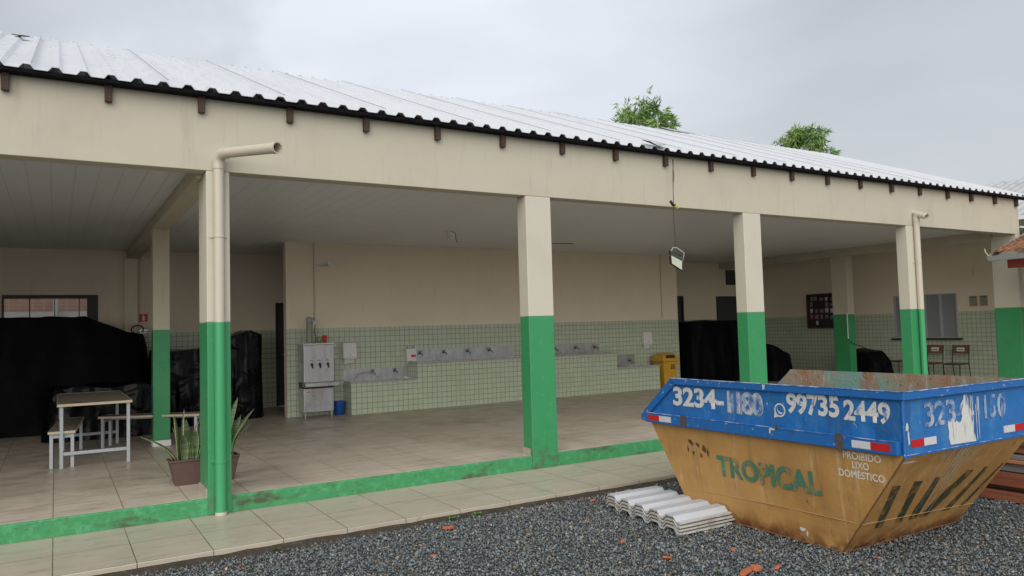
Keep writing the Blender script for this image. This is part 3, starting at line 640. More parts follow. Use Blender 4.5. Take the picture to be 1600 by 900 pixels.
def bench(loc, rz, ln, lab, w=.26, h=.41):
    t = thing('canteen_bench', lab, 'bench', loc, rz, 'benches by the canteen table')
    a, b = -ln / 2, ln / 2
    mb = MB(); mb.box(-w / 2, w / 2, a, b, h - .024, h); part('seat', mb, M_table, t, bev=.003, local=True)
    mb = MB(); mb.box(-w / 2 - .004, -w / 2, a, b, h - .026, h + .001); mb.box(w / 2, w / 2 + .004, a, b, h - .026, h + .001); mb.box(-w / 2 - .004, w / 2 + .004, a - .004, a, h - .026, h + .001); mb.box(-w / 2 - .004, w / 2 + .004, b, b + .004, h - .026, h + .001)
    part('edge_band', mb, M_edge, t, local=True)
    for x in (-w / 2 + .01, w / 2 - .045):
        for y in (a + .03, b - .065):
            mb = MB(); mb.box(x, x + .034, y, y + .034, .001, h - .026); part('leg', mb, M_leg, t, local=True)
    mb = MB(); mb.box(-w / 2 + .02, w / 2 - .02, a + .035, a + .06, h - .075, h - .03); mb.box(-w / 2 + .02, w / 2 - .02, b - .06, b - .035, h - .075, h - .03)
    mb.box(w / 2 - .04, w / 2 - .015, a + .07, b - .07, h - .065, h - .027); part('apron', mb, M_leg, t, local=True)
bench((-1.03, 3.58, 0), R(-4.5), 1.66, 'shorter looking bench running along the left side of the table')
bench((-.04, 4.03, 0), R(61.5), 1.30, 'bench standing crosswise behind the planter, half hidden by the front column')

# planter with snake plants
t = thing('plant_pot', 'long brown planter of snake plants half hidden by the first column', 'plant pot', (.1, .86, 0))
mb = MB(); loft(mb, [ring(.10, .86, .265, .085, .001), ring(.10, .86, .315, .11, .225), ring(.10, .86, .325, .12, .228), ring(.10, .86, .325, .12, .245), ring(.10, .86, .305, .1, .245), ring(.10, .86, .30, .095, .215)], cap=False); part('pot', mb, M_planter, t, bev=.004)
mb = MB(); mb.box(-.19, .40, .77, .95, .19, .212); part('soil', mb, M_soil, t)
def leaf(base, h, lean, az, w, tw=0, seg=9):
    mb = MB(); vs = []; d = Vector((math.cos(az), math.sin(az), 0)); sd = Vector((-d.y, d.x, 0))
    for i in range(seg + 1):
        q = i / seg; c = Vector(base) + Vector((0, 0, 1)) * h * (q - .15 * lean * q * q) + d * lean * h * q ** 1.8
        ww = w * (.55 + 1.1 * q - .2 * q * q) * (1 - q ** 4) + .001; a = tw * q; s_ = sd * math.cos(a) + d * math.sin(a); o_ = d.cross(Vector((0, 0, 1))).cross(s_)
        nn = s_.cross(Vector((0, 0, 1))).normalized() * ww * .25
        vs += [c - s_ * ww, c - s_ * ww * .93 - nn * .5, c - nn, c + s_ * ww * .93 - nn * .5, c + s_ * ww]
    k = 5
    for i in range(seg):
        for j in range(4):
            mb.f.append([i * k + j, i * k + j + 1, (i + 1) * k + j + 1, (i + 1) * k + j]); mb.m.append(1 if j in (0, 3) else 0); mb.sm.append(True)
    mb.v = vs; return mb
random.seed(11)
LV = [(-.13, .84, .50, .10, 2.6, .028), (-.10, .88, .53, .05, .2, .030), (-.15, .82, .34, .95, 3.0, .020), (-.06, .84, .45, .30, 0, .022), (-.02, .86, .30, .2, .4, .03), (.02, .84, .33, .15, 4.5, .032), (-.03, .80, .26, .2, 3.9, .03), (.04, .88, .38, .35, .3, .026), (-.19, .85, .22, .5, 3.2, .02), (-.17, .88, .16, .6, 3.5, .022),
      (.30, .86, .62, .22, .25, .026), (.33, .84, .52, .52, .15, .022), (.34, .88, .44, .35, .5, .024), (.36, .83, .38, .50, -.2, .022), (.28, .82, .40, .12, 5.2, .028), (.33, .90, .33, .6, .1, .02), (.37, .86, .27, .3, .2, .024), (.30, .79, .30, .2, 5.0, .024), (.08, .82, .3, .12, 5, .026), (.14, .86, .36, .1, 1, .026), (.2, .84, .42, .1, 5, .026), (-.08, .80, .30, .25, 4.4, .026), (.0, .79, .34, .12, 4.9, .03), (-.12, .9, .36, .2, 2.4, .026), (.05, .78, .24, .2, 5.6, .028), (-.05, .9, .42, .12, 1.5, .028)]
for (x, y, h, ln, az, w) in LV:
    part('leaf', leaf((x, y, .2), h, ln, az, w * 1.35, random.uniform(-.9, .9)), [M_leafs, M_leaf_edge], t)

# covered piles: draped black plastic
def drape(name, lab, cx, cy, hx, hy, H, seed, fold=.06, nu=150, nv=60, flare=.12, pw=5, m=None):
    vs = []; mb = MB()
    for j in range(nv + 1):
        v = j / nv
        for i in range(nu):
            a = 2 * math.pi * i / nu; ca, sa = math.cos(a), math.sin(a)
            k = (abs(ca) ** pw + abs(sa) ** pw) ** (-1 / pw)
            if v < .62: q = v / .62; s = 1.0 + flare * (1 - q) ** 1.5; zz = q
            else: q = (v - .62) / .38; s = (1 - q) ; zz = 1
            x, y = cx + hx * k * ca * s, cy + hy * k * sa * s
            z = H(x, y) * (1 - (1 - zz) ** 1.6 if v < .62 else 1)
            sn = Vector((x * 1.1, y * 1.1, z * .35 + seed)); r = 1 - abs(noise.noise(sn * 2.3)) * 2
            r2 = 1 - abs(noise.noise(Vector((i * .16 * 1.0, z * .6, seed + 9)))) * 2
            f = fold * (.9 * r + .4 * r2 * (1 - .6 * min(zz, 1))) * (1 if v < .62 else (1 - q) * .5)
            nrm = Vector((ca, sa, 0)); p = Vector((x, y, max(z, .004))) + nrm * f
            if v >= .62: p.z += .03 * noise.noise(sn * 3) 
            p += Vector(noise.noise_vector(Vector((x, y, z)) * 3 + Vector((seed, 0, 0)))) * .02
            if j == 0: p.z = .004
            vs.append(p)
    fs = [(j * nu + i, j * nu + (i + 1) % nu, (j + 1) * nu + (i + 1) % nu, (j + 1) * nu + i) for j in range(nv) for i in range(nu)]
    mb.add(vs, fs, 0, True)
    return tag(part(name, mb, m or M_tarp, at=(cx, cy, 0)), lab, 'covered pile')
def ramp(x, pts):
    if x <= pts[0][0]: return pts[0][1]
    for (a, za), (b, zb) in zip(pts, pts[1:]):
        if x <= b: return za + (zb - za) * (x - a) / (b - a)
    return pts[-1][1]
drape('tarp_covered_pile', 'large tall pile under black plastic sheeting below the long window', -2.5, 7.25, 2.55, .72, lambda x, y: ramp(x, [(-5, 1.7), (-1.9, 1.79), (-.75, 1.80), (-.2, 1.54), (.3, 1.47)]), 1.0, nu=260)
drape('tarp_covered_pile', 'low crumpled heap under black plastic behind the canteen table', -.45, 5.75, .72, .42, lambda x, y: .74 + .05 * noise.noise(Vector((x * 3, y * 3, 2))), 5.0, fold=.07, nu=170, m=M_tarp2)
drape('tarp_covered_pile', 'waist high heap under black plastic behind the first column', .72, 6.45, .50, .42, lambda x, y: 1.22 + .03 * noise.noise(Vector((x * 3, y * 3, 2))), 8.0, fold=.06, m=M_tarp2)
drape('tarp_covered_pile', 'narrow upright heap under black plastic beside the dark doorway of the wash wall', 1.58, 6.75, .33, .36, lambda x, y: ramp(x, [(1.2, 1.32), (1.5, 1.44), (1.72, 1.52), (1.92, 1.42)]), 12.0, fold=.05, m=M_tarp2)
drape('tarp_covered_pile', 'tall heap under black plastic in front of the dark doors on the right', 12.75, 6.45, 1.0, .5, lambda x, y: 1.46 + .02 * noise.noise(Vector((x * 3, y * 3, 2))), 15.0, fold=.08)
drape('tarp_covered_pile', 'low dark heap under black plastic just right of the third column', 13.75, 5.6, .32, .5, lambda x, y: ramp(x, [(13.4, .9), (14.1, .55)]), 18.0, fold=.06)
drape('tarp_covered_pile', 'small rounded heap under black plastic beside the inner right column', 14.95, 3.62, .35, .40, lambda x, y: ramp(-y, [(-4.0, .72), (-3.5, .66), (-3.2, .38)]), 21.0, fold=.03)

# fire extinguisher and its sign
t = thing('fire_extinguisher', 'fire extinguisher with looped black hose beside the pilaster', 'fire extinguisher', (.15, 7.92, 1.0))
mb = MB(); mb.lathe((.15, 7.95, .95), [(0, 0), (.07, 0), (.075, .03), (.075, .42), (.05, .48), (.02, .50), (.02, .54)], 20); part('cylinder', mb, M_redp, t)
mb = MB(); mb.tube([(.15, 7.95, 1.48), (.15, 7.95, 1.56)], .02, 8); mb.box(.13, .27, 7.94, 7.96, 1.56, 1.585); mb.box(.13, .25, 7.94, 7.96, 1.52, 1.535); part('valve', mb, M_steel, t)
mb = MB(); mb.tube([(.16 + .0, 7.93, 1.54)] + [(.10 + .10 * math.cos(a), 7.93 - .03 * math.sin(a), 1.59 + .075 * math.sin(a)) for a in [R(-30 + 34 * k) for k in range(10)]] + [(.21, 7.9, 1.45), (.2, 7.9, 1.3)], .011, 8); part('hose', mb, M_black, t)
t = thing('fire_extinguisher_sign', 'small square red sign with a white extinguisher symbol', 'sign', (.22, 8.19, 1.8))
mb = MB(); mb.box(.155, .29, 8.185, 8.193, 1.735, 1.875); part('plate', mb, M_redp, t)
mb = MB(); mb.box(.20, .245, 8.181, 8.184, 1.755, 1.83); mb.box(.215, .23, 8.181, 8.184, 1.83, 1.855); mb.box(.2, .232, 8.1805, 8.184, 1.843, 1.852); part('symbol', mb, M_paper, t)

# noticeboard, papers and chairs on the right wall
t = thing('noticeboard', 'dark framed noticeboard full of pinned papers on the right wall', 'noticeboard', (15.69, 5.18, 1.63))
mb = MB(); mb.box(15.665, 15.69, 4.62, 5.76, 1.24, 2.05); part('board', mb, mat('dark_felt', (.035, .025, .03), .9), t)
mb = MB(); mb.box(15.65, 15.693, 4.58, 5.80, 2.05, 2.09); mb.box(15.65, 15.693, 4.58, 5.80, 1.20, 1.24); mb.box(15.65, 15.693, 4.58, 4.62, 1.24, 2.05); mb.box(15.65, 15.693, 5.76, 5.80, 1.24, 2.05); part('frame', mb, M_rafter, t)
random.seed(5)
pc = [mat('pinned_paper_white', (.55, .55, .55), .8), mat('pinned_paper_grey', (.22, .2, .2), .8), mat('pinned_paper_pink', (.3, .14, .15), .8)]
for i in range(7):
    for j in range(5):
        if random.random() < .22: continue
        y = 4.70 + i * .15 + random.uniform(0, .03); z = 1.28 + j * .155 + random.uniform(0, .02); w_, h_ = random.uniform(.06, .11), random.uniform(.08, .12)
        mb = MB(); mb.box(15.660, 15.664, y, y + w_, z, z + h_); part('paper', mb, random.choices(pc, [2, 3, 2])[0], t)
for y, nm in ((1.53, 'left one of two printed sheets taped beside the shuttered window'), (1.32, 'right one of two printed sheets taped beside the shuttered window, nearer the green column')):
    t = thing('notice_sheet', nm, 'notice', (15.695, y + .08, 1.73))
    mb = MB(); mb.box(15.688, 15.692, y, y + .165, 1.62, 1.84); part('sheet', mb, mat('faded_paper', (.33, .32, .24), .8), t)
    mb = MB(); mb.box(15.685, 15.687, y + .02, y + .15, 1.80, 1.825)
    for k in range(5): mb.box(15.685, 15.687, y + .02, y + .12 + .006 * k % .03, 1.655 + k * .027, 1.661 + k * .027)
    part('print', mb, M_ink, t)
M_tube = mat('dark_green_steel_tube', (.025, .035, .03), .45)
t = thing('school_chair', 'brown backed school chair with a white paper label, nearer the shuttered window', 'chair', (15.3, 2.35, 0), 0, 'school chairs along the right wall')
def cpart(n, mb, m, **k): return part(n, mb, m, t, local=True, **k)
mb = MB(); mb.box(-.27, .10, -.19, .19, .415, .43); cpart('seat', mb, M_brown, bev=.006)
mb = MB(); mb.prism([(.125, -.185, .62), (.125, .185, .62), (.155, .185, .80), (.155, -.185, .80)], (.014, 0, 0)); b_ = cpart('backrest', mb, M_brown, bev=.02)
mb = MB(); mb.slab([(.122, .08, .665), (.122, -.08, .665), (.132, -.08, .745), (.132, .08, .745)], -.004)
pl = part('label_sheet', mb, M_paper, b_, local=True)
mb = MB(); mb.slab([(.1195, .06, .69), (.1195, -.06, .69), (.1215, -.06, .71), (.1215, .06, .71)], -.003); part('label_print', mb, M_ink, b_, local=True)
for y in (-.17, .17):
    mb = MB(); mb.tube([(.16, y, .79), (.10, y, .42), (.17, y, .001)], .011, 8); cpart('rear_leg', mb, M_tube)
    mb = MB(); mb.tube([(.10, y, .405), (-.25, y, .40), (-.27, y, .001)], .011, 8); cpart('front_leg', mb, M_tube)
mb = MB(); mb.tube([(-.25, -.17, .40), (-.25, .17, .40)], .010, 8); mb.tube([(.10, -.17, .40), (.10, .17, .40)], .010, 8); cpart('cross_bar', mb, M_tube)
dup(t, (15.3, 1.80, 0), 0, 'brown backed school chair with a white paper label, nearer the green end column')
mb = MB()
t = thing('small_table_frame', 'thin dark steel table frame against the right wall, cut by a green column', 'table', (15.35, 3.1, 0))
mb.tube([(15.2, 3.25, .001), (15.2, 3.25, .43), (15.2, 2.85, .43), (15.2, 2.85, .001)], .011, 8); part('frame', mb, M_tube, t)
mb = MB(); mb.tube([(15.5, 3.25, .001), (15.5, 3.25, .43), (15.5, 2.85, .43), (15.5, 2.85, .001)], .011, 8); mb.tube([(15.2, 3.25, .43), (15.5, 3.25, .43)], .011, 8); mb.tube([(15.2, 2.85, .43), (15.5, 2.85, .43)], .011, 8); part('rear_frame', mb, M_tube, t)
mb = MB(); mb.box(15.2, 15.5, 2.86, 3.24, .443, .455); part('top', mb, M_brown, t)
t = thing('conduit', 'short white conduit on the green part of the inner right column', 'conduit', (14.19, 3.60, 1.1))
mb = MB(); mb.tube([(14.19, 3.60, 1.56), (14.19, 3.60, .98)], .012, 8); part('tube', mb, M_white, t)
mb = MB(); mb.tube([(14.19, 3.60, .98), (14.2, 3.55, .9), (14.4, 3.5, .82), (14.7, 3.5, .74)], .008, 8); part('cable', mb, M_black, t)
# white mark hanging on right wall: short tube
mb = MB(); mb.tube([(15.68, 1.58, 2.28), (15.68, 1.58, 2.47)], .013, 8); tag(part('wall_tube', mb, M_pipe, at=(15.68, 1.58, 2.28)), 'short pale tube fixed high on the right wall above the printed sheets', 'tube')

# ---------------------------------------------------------------- tiled walkway roof on the right
t = thing('tiled_walkway_roof', 'small clay tiled roof with grey gutter and dark red beam at the right edge', 'roof', (14.4, -3.0, G))
GX, GZ, SL = 12.60, 2.42, .31
mb = MB(); vs = []; fs = []
ys = np.linspace(-.32, -6.5, 320); rows = 18
xs = []
for k in range(rows): xs += [(k * .12, .022), (k * .12 + .118, -.004)]
for dx, dz in xs:
    for y in ys: vs.append((GX + .06 + dx, y, GZ + .04 + dx * SL + dz + .02 * abs(math.sin(math.pi * (y + (.03 * math.sin(dx * 90)) ) / .115)) + .006 * noise.noise(Vector((dx * 9, y * 8, 0)))))
n = len(ys); mb.add(vs, [(i * n + j, (i + 1) * n + j, (i + 1) * n + j + 1, i * n + j + 1) for i in range(len(xs) - 1) for j in range(n - 1)])
part('tiles', mb, M_clay, t, solid=.015)
xr = GX + .06 + rows * .12; zrr = GZ + .04 + rows * .12 * SL
mb = MB(); mb.slab([(xr, -.32, zrr + .02), (xr, -6.5, zrr + .02), (xr + 2.2, -6.5, zrr - .66), (xr + 2.2, -.32, zrr - .66)], .02); part('far_slope', mb, M_clay, t)
mb = MB(); mb.prism([(GX - .01, -.3, GZ - .07), (GX - .01, -.3, GZ + .015), (GX + .0, -.3, GZ + .015), (GX, -.3, GZ - .06), (GX + .10, -.3, GZ - .06), (GX + .10, -.3, GZ - .07)], (0, -6.2, 0)); mb.box(GX, GX + .1, -.305, -.3, GZ - .07, GZ + .015); part('gutter', mb, M_gutter, t)
mb = MB(); mb.prism([(GX, -.27, GZ - .05), (GX, -.27, GZ + .02), (xr, -.27, zrr + .07), (xr, -.27, zrr)], (0, -.05, 0)); part('verge_board', mb, M_gutter, t)
mb = MB(); mb.box(12.9, 12.98, -6.4, -.45, 2.22, 2.40); part('beam', mb, M_red_beam, t)
mb = MB(); mb.box(16.2, 16.28, -6.4, -.45, 2.22, 2.40); part('beam', mb, M_red_beam, t)
for y in (-.75, -6.2):
    for x in (12.9, 16.2):
        if (x, y) == (12.9, -.75): continue
        mb = MB(); mb.box(x, x + .08, y, y + .08, G, 2.22); part('post', mb, M_red_beam, t)
mb = MB(); mb.tube([(12.62, -.3, 2.43), (12.55, -.28, 2.50), (12.53, -.28, 2.56)], .008, 6); part('gutter_strap', mb, M_white, t)

# neighbour building with grey roof, far right
t = thing('neighbour_building', 'neighbouring building with grey corrugated roof rising behind the far right end', 'building', (24, 6, G))
mb = MB(); mb.box(17.4, 22.6, -9, 3.2, G, 3.55); part('wall', mb, M_beige_in, t)
for sg in (-1, 1):
    c_ = corrugated(-9.3, 3.45, 0, 3.75, lambda y: 4.86 - .36 * y, pitch=.25, h=.04, ny=6)
    c_.v = [Vector((20 + sg * v.y, v.x, v.z)) for v in c_.v]; part('roof', c_, M_roofgrey, t, solid=.006)
# brick front added behind the back-left window to imitate a reflection in its glass
t = thing('reflected_brick_building', 'orange brick building with pale roof edge, added behind the long back window as its reflection', 'building', (-2, 13, 0))
mb = MB(); mb.box(-7, 4, 12.6, 13, G, 4.2); part('wall', mb, M_brick, t)
mb = MB(); mb.box(-2.6, 4, 11.9, 12.55, 1.86, 2.06); part('roof_edge', mb, M_white, t)
mb = MB(); mb.tube([(-1.15, 11.8, G), (-1.15, 11.8, 3)], .05, 10); part('post', mb, M_white, t)

# ---------------------------------------------------------------- trees
def bamboo(name, lab, cx, cy, zc, rx, rz, n, seed, stray):
    random.seed(seed); t = thing(name, lab, 'tree', (cx, cy, G), group='feathery trees behind the roof')
    mb = MB(); tips = []
    for k in range(26):
        a = random.uniform(0, 2 * math.pi); q = random.random() ** .6; d = Vector((math.cos(a), math.sin(a), 0)) * rx * q
        top = zc + rz * (1 - q * q) * random.uniform(.55, 1.0)
        p = [Vector((cx, cy, G)) + d * .12, Vector((cx, cy, G + (top - G) * .5)) + d * .25, Vector((cx, cy, top - .35)) + d * .7, Vector((cx, cy, top)) + d * .95, Vector((cx, cy, top - .25)) + d * 1.15]
        mb.tube(p, [.035, .03, .016, .007, .003], 5, cap=False); tips.append(p)
    for (dx, dz, ln) in stray:
        p = [Vector((cx + dx * .6, cy, zc - .8)), Vector((cx + dx * .85, cy, zc + dz * .5)), Vector((cx + dx, cy, zc + dz))]
        mb.tube(p, [.012, .008, .003], 5, cap=False); tips.append(p)
    part('trunk', mb, M_bark, t)
    lf = MB()
    def spray(c, d, k):
        for i in range(k):
            ang = random.uniform(-1.1, 1.1); l = random.uniform(.16, .32); w = random.uniform(.014, .024)
            dd = (d + Vector((random.uniform(-.8, .8), random.uniform(-.8, .8), random.uniform(-1.1, .25)))).normalized()
            sdv = dd.cross(Vector((random.uniform(-1, 1), random.uniform(-1, 1), random.uniform(-1, 1)))).normalized() * w
            o = c + Vector((random.gauss(0, .035), random.gauss(0, .035), random.gauss(0, .035)))
            lf.add([o, o + dd * l * .45 + sdv, o + dd * l, o + dd * l * .45 - sdv], [(0, 1, 2, 3)])
    for p in tips:
        for s in range(n):
            q = .42 + .58 * random.random() ** .8; seg = q * (len(p) - 1); i = min(int(seg), len(p) - 2); c = p[i].lerp(p[i + 1], seg - i)
            off = Vector((random.gauss(0, 1), random.gauss(0, 1), random.gauss(0, .8))) * .16 * (1.2 - .6 * q)
            if len(p) == 3: off *= .3; off.z = 0
            if noise.noise((c + off) * 1.6 + Vector((seed, 0, 0))) < -.08 and len(p) > 3: continue
            spray(c + off, off.normalized() if off.length > 0 else Vector((0, 0, 1)), 7)
    part('crown', lf, M_tree, t)
bamboo('feathery_tree', 'bright green feathery tree with stray sprays, left one behind the roof ridge', 14.85, 11, 7.7, .9, 1.15, 22, 3, [(1.15, .55, 1), (.95, .70, 1)])
bamboo('feathery_tree', 'low rounded green tree top, right one behind the roof ridge', 22.35, 11, 7.4, 1.6, 1.25, 34, 9, [(1.2, 1.05, 1), (1.05, .8, 1)])

# ---------------------------------------------------------------- skip
SK = thing('skip_container', 'large blue and yellow steel skip with painted phone numbers on the gravel', 'skip', (3.519, -4.275, G), -.0064)
M_sblue = mat('blue_skip_paint', (.016, .15, .44), .5, [((.015, .10, .29), 2.2, .45, .7, ONE, .7), ((.06, .22, .46), 5, .52, .68, (1, 1, .3), .6), ((.45, .50, .56), 26, .655, .69, (1, 1, .3), .75), ((.012, .06, .17), 3.5, .56, .66, (1.4, 1.4, .25), .5), ((.06, .035, .022), 13, .70, .76, ONE, .8)], bump=(3.2, .6, .06), rvar=.12)
M_srim = mat('blue_skip_rim', (.012, .125, .40), .5, [((.5, .52, .55), 24, .63, .68, ONE, .8), ((.09, .045, .025), 9, .62, .7, ONE, .85)], bump=(14, .4, .012))
M_syel = mat('yellow_skip_paint', (.47, .265, .085), .55, [((.36, .19, .06), 1.7, .45, .68, ONE, .75), ((.54, .30, .08), 4, .55, .7, (1, 1, .4), .5), ((.055, .025, .018), 7, .69, .73, ONE, .9), ((.20, .065, .02), 5, .40, .55, ONE, .95, (.02, .16)), ((.075, .03, .018), 12, .42, .55, ONE, .95, (.0, .09)), ((.16, .08, .03), 26, .66, .72, (1, 1, .25), .7), ((.62, .44, .25), 9, .58, .68, (1.5, 1.5, .16), .5), ((.20, .12, .05), 6, .56, .68, (1.6, 1.6, .2), .55), ((.66, .56, .42), 45, .685, .70, (1, 1, .5), .7)], bump=(2.6, .5, .05), rvar=.1)
M_srust = mat('rusty_skip_lining', (.27, .22, .16), .85, [((.14, .30, .27), 2.6, .50, .62, (1, 1, .6), .85), ((.28, .11, .055), 5, .52, .66, (1, 1, .4), .8), ((.40, .38, .33), 22, .55, .68, (1, 1, .3), .7), ((.05, .035, .025), 30, .6, .68, ONE, .8)], bump=(40, .6, .01))
WS, LT, ZT, ZM, TX = 1.563, 2.139, 1.16, .754, 2.47
e = .006
hull = MB()
def y2(pts, th, mi): hull.slab(pts, th, mi)
def outward(quad, cen):   # order so the slab normal points away from the centre
    a, b, c = (Vector(q) for q in quad[:3]); n = (b - a).cross(c - a)
    return quad if n.dot(sum((Vector(q) for q in quad), Vector()) / len(quad) - cen) > 0 else quad[::-1]
CEN = Vector((WS / 2, 1.25, .6))
sides = [[(0, 0, ZM), (0, 2.44, ZM), (.074, 2.031, 0), (.074, .545, 0)], [(WS, 0, ZM), (WS, 2.44, ZM), (WS - .074, 2.031, 0), (WS - .074, .545, 0)],
         [(0, 0, ZM), (WS, 0, ZM), (WS - .074, .545, 0), (.074, .545, 0)], [(0, 2.44, ZM), (WS, 2.44, ZM), (WS - .074, 2.031, 0), (.074, 2.031, 0)]]
inn = MB()
for q in sides:
    q = outward(q, CEN)
    a_, b_, c4, d_ = (Vector(p) for p in q); nn = (b_ - a_).cross(c4 - a_).normalized(); gn = 26; k0 = len(hull.v); gv = []
    for i_ in range(gn + 1):
        for j_ in range(gn + 1):
            u_, v_ = i_ / gn, j_ / gn; p = a_.lerp(b_, u_).lerp(d_.lerp(c4, u_), v_); ed = min(u_, 1 - u_, v_, 1 - v_)
            dn = max(0, noise.noise(p * 2.2) + .25 + .5 * noise.noise(p * 6)) * .011 * min(1, ed * 6); gv.append(p + nn * (.004 - dn))
    hull.add(gv, [(i_ * (gn + 1) + j_, (i_ + 1) * (gn + 1) + j_, (i_ + 1) * (gn + 1) + j_ + 1, i_ * (gn + 1) + j_ + 1) for i_ in range(gn) for j_ in range(gn)], 0, True)
    c = [Vector(p) for p in q]; nn = (c[1] - c[0]).cross(c[2] - c[0]).normalized(); inn.slab([p - nn * .022 for p in c], .006, 0)
hull.box(.074, WS - .074, .545, 2.031, .004, .012)
hb = part('hull', hull, M_syel, SK, local=True)
inn.box(.085, WS - .085, .55, 2.02, .013, .02)
for v0, v1 in ((.003, .009), (WS - .009, WS - .003)): inn.prism([(v0, .01, ZM), (v0, .01, ZT - .001), (v0, LT, ZT - .001), (v0, 2.45, ZM + .105), (v0, 2.44, ZM)], (v1 - v0, 0, 0))
inn.box(.01, WS - .01, .003, .009, ZM, ZT - .004)
part('inner_lining', inn, M_srust, SK, local=True)
for sgn, v0 in ((-1, 0), (1, WS)):
    mb = MB(); a = v0; mb.prism([(a, 0, ZM - .006), (a, 0, ZT - (0 if sgn < 0 else .006)), (a, LT, ZT - (0 if sgn < 0 else .006)), (a, 2.505, ZM + .10), (a, 2.44, ZM - .006)], (-sgn * .003 if False else (.003 if sgn < 0 else -.003), 0, 0))
    sp = part('side_panel', mb, M_sblue, SK, local=True)
    r_ = MB(); x0, x1 = (v0 - .028, v0 + .012) if sgn < 0 else (v0 - .002, v0 + .032)
    zo = .004 if sgn < 0 else -.012
    r_.box(x0, x1, -.028, LT, ZT - .052, ZT + zo)
    d = Vector((0, 2.525 - LT, (ZM + .10) - ZT)).normalized(); nrm = Vector((0, -d.z, d.y))
    p0 = Vector((x0, LT, ZT + zo)); p1 = Vector((x0, 2.525, ZM + .085 + (zo - .004))); r_.prism([p0, p1, p1 - nrm * .06, p0 - nrm * .06 + Vector((0, -.02, 0))], (x1 - x0, 0, 0))
    part('top_rim', r_, M_srim, sp, bev=.006, local=True)
    r_ = MB(); x0, x1 = (v0 - .05, v0 - .001) if sgn < 0 else (v0 + .001, v0 + .05)
    r_.prism([(x0, .02, ZM - .002), (x0, .02, ZM + .088), (x0, 2.48, ZM + .088), (x0, 2.53, ZM + .06), (x0, 2.52, ZM + .012), (x0, 2.44, ZM - .002)], (x1 - x0, 0, 0)); part('lower_rail', r_, M_srim, sp, bev=.006, local=True)
mb = MB(); mb.box(0, WS, -.001, .003, ZM - .006, ZT); ep = part('end_panel', mb, M_sblue, SK, local=True)
mb = MB(); mb.box(.012, WS - .012, -.028, .012, ZT - .052, ZT + .003); part('top_rim', mb, M_srim, ep, bev=.006, local=True)
mb = MB(); mb.box(0, WS, -.012, 0, ZM - .01, ZM + .004); part('lower_edge', mb, M_srim, ep, local=True)
mb = MB(); mb.box(.0, WS, 2.44, 2.52, ZM + .0, ZM + .09); part('tipping_lip', mb, M_srim, SK, bev=.01, local=True)
# corner post and weld beads
for v0 in (0, WS):
    mb = MB(); mb.tube([(v0, 0, ZM - .02), (v0, 0, ZT - .05)], .012, 10); part('corner_seam', mb, M_srim, SK, local=True)
M_chip = mat('chipped_pale_edge', (.42, .47, .55), .6, [((.012, .12, .38), 7, .44, .56, ONE, .95)])
mb = MB(); mb.tube([(-.028, -.028, ZT + .003), (-.028, LT, ZT + .003)], .004, 6); part('chipped_edge', mb, M_chip, SK, local=True)
mb = MB(); mb.tube([(-.028, -.028, ZT + .003), (WS + .03, -.028, ZT + .003)], .004, 6); part('chipped_edge', mb, M_chip, SK, local=True)
mb = MB(); mb.tube([(-.05, .02, ZM + .087), (-.05, 2.48, ZM + .087)], .0035, 6); part('chipped_edge', mb, M_chip, SK, local=True)
mb = MB(); mb.tube([(0, -.012, ZM + .002), (WS, -.012, ZM + .002)], .003, 6); part('chipped_edge', mb, M_chip, SK, local=True)
def on_side(s, z, lift=.0): # yellow side plane
    t_ = (ZM - z) / ZM; return Vector((.074 * t_, s, z)) + Vector((-1, 0, -.098)).normalized() * (.004 + lift)
def on_end(v, z, lift=0.):
    t_ = (ZM - z) / ZM; return Vector((v, .545 * t_, z)) + Vector((0, -1, -.72)).normalized() * (.004 + lift)
M_weld = mat('pale_weld_line', (.42, .27, .12), .6)
mb = MB(); mb.tube([on_side(1.98, .20), on_side(1.70, .218), on_side(1.0, .235), on_side(.40, .235)], .0035, 6)
mb.tube([on_end(.05, .235), on_end(.5, .215), on_end(1.0, .195), on_end(1.51, .17)], .0035, 6); part('weld_bead', mb, M_weld, SK, local=True)
mb = MB(); mb.tube([on_side(.545, .006), on_side(2.03, .006)], .006, 6); mb.tube([on_end(.08, .006), on_end(WS - .08, .006)], .006, 6); mb.tube([on_side(.0, ZM - .01), on_side(.3925, .21), on_side(.545, .006)], .005, 6)
part('edge_bead', mb, mat('rusty_weld', (.17, .08, .035), .8), SK, local=True)
# lettering
def worn(name, col, under, lo, hi, sc=14):
    return mat(name, col, .6, [(under, sc, lo, hi, (1, 1, .6), .95), (tuple(min(1, q * .8) for q in col), 40, .5, .6, ONE, .3)])
M_wl = worn('worn_white_lettering', (.62, .62, .60), (.03, .14, .38), .55, .64, 20)
M_wl2 = worn('faded_white_lettering', (.52, .54, .56), (.012, .12, .38), .47, .60, 9)
M_wl3 = worn('very_faded_white_lettering', (.42, .46, .50), (.012, .12, .38), .40, .56, 11)
M_gl = worn('worn_green_lettering', (.06, .19, .12), (.42, .22, .06), .50, .64, 11)
M_yw = worn('cream_stencil_lettering', (.72, .68, .6), (.42, .19, .035), .62, .70, 20)
dz = .22
YD = (0, -1, 0); UP = (0, 0, 1)
text(SK, 'lettering', '3234-', (0, 2.137, .703 + dz - .0), YD, UP, .60, .166, M_wl, bold=.036, squeeze=.97)
text(SK, 'lettering', '1180', (0, 1.50, .690 + dz), YD, UP, .365, .178, M_wl2, bold=.035, squeeze=.85)
text(SK, 'lettering', '1150', (0, 1.475, .682 + dz), YD, UP, .345, .165, M_wl3, bold=.05, squeeze=.85, lift=.0022)
text(SK, 'lettering', '99735', (0, .912, .732 + dz), YD, UP, .448, .155, M_wl, bold=.036, squeeze=.98)
text(SK, 'lettering', '2449', (0, .430, .722 + dz), YD, UP, .345, .145, M_wl, bold=.036, squeeze=.98)
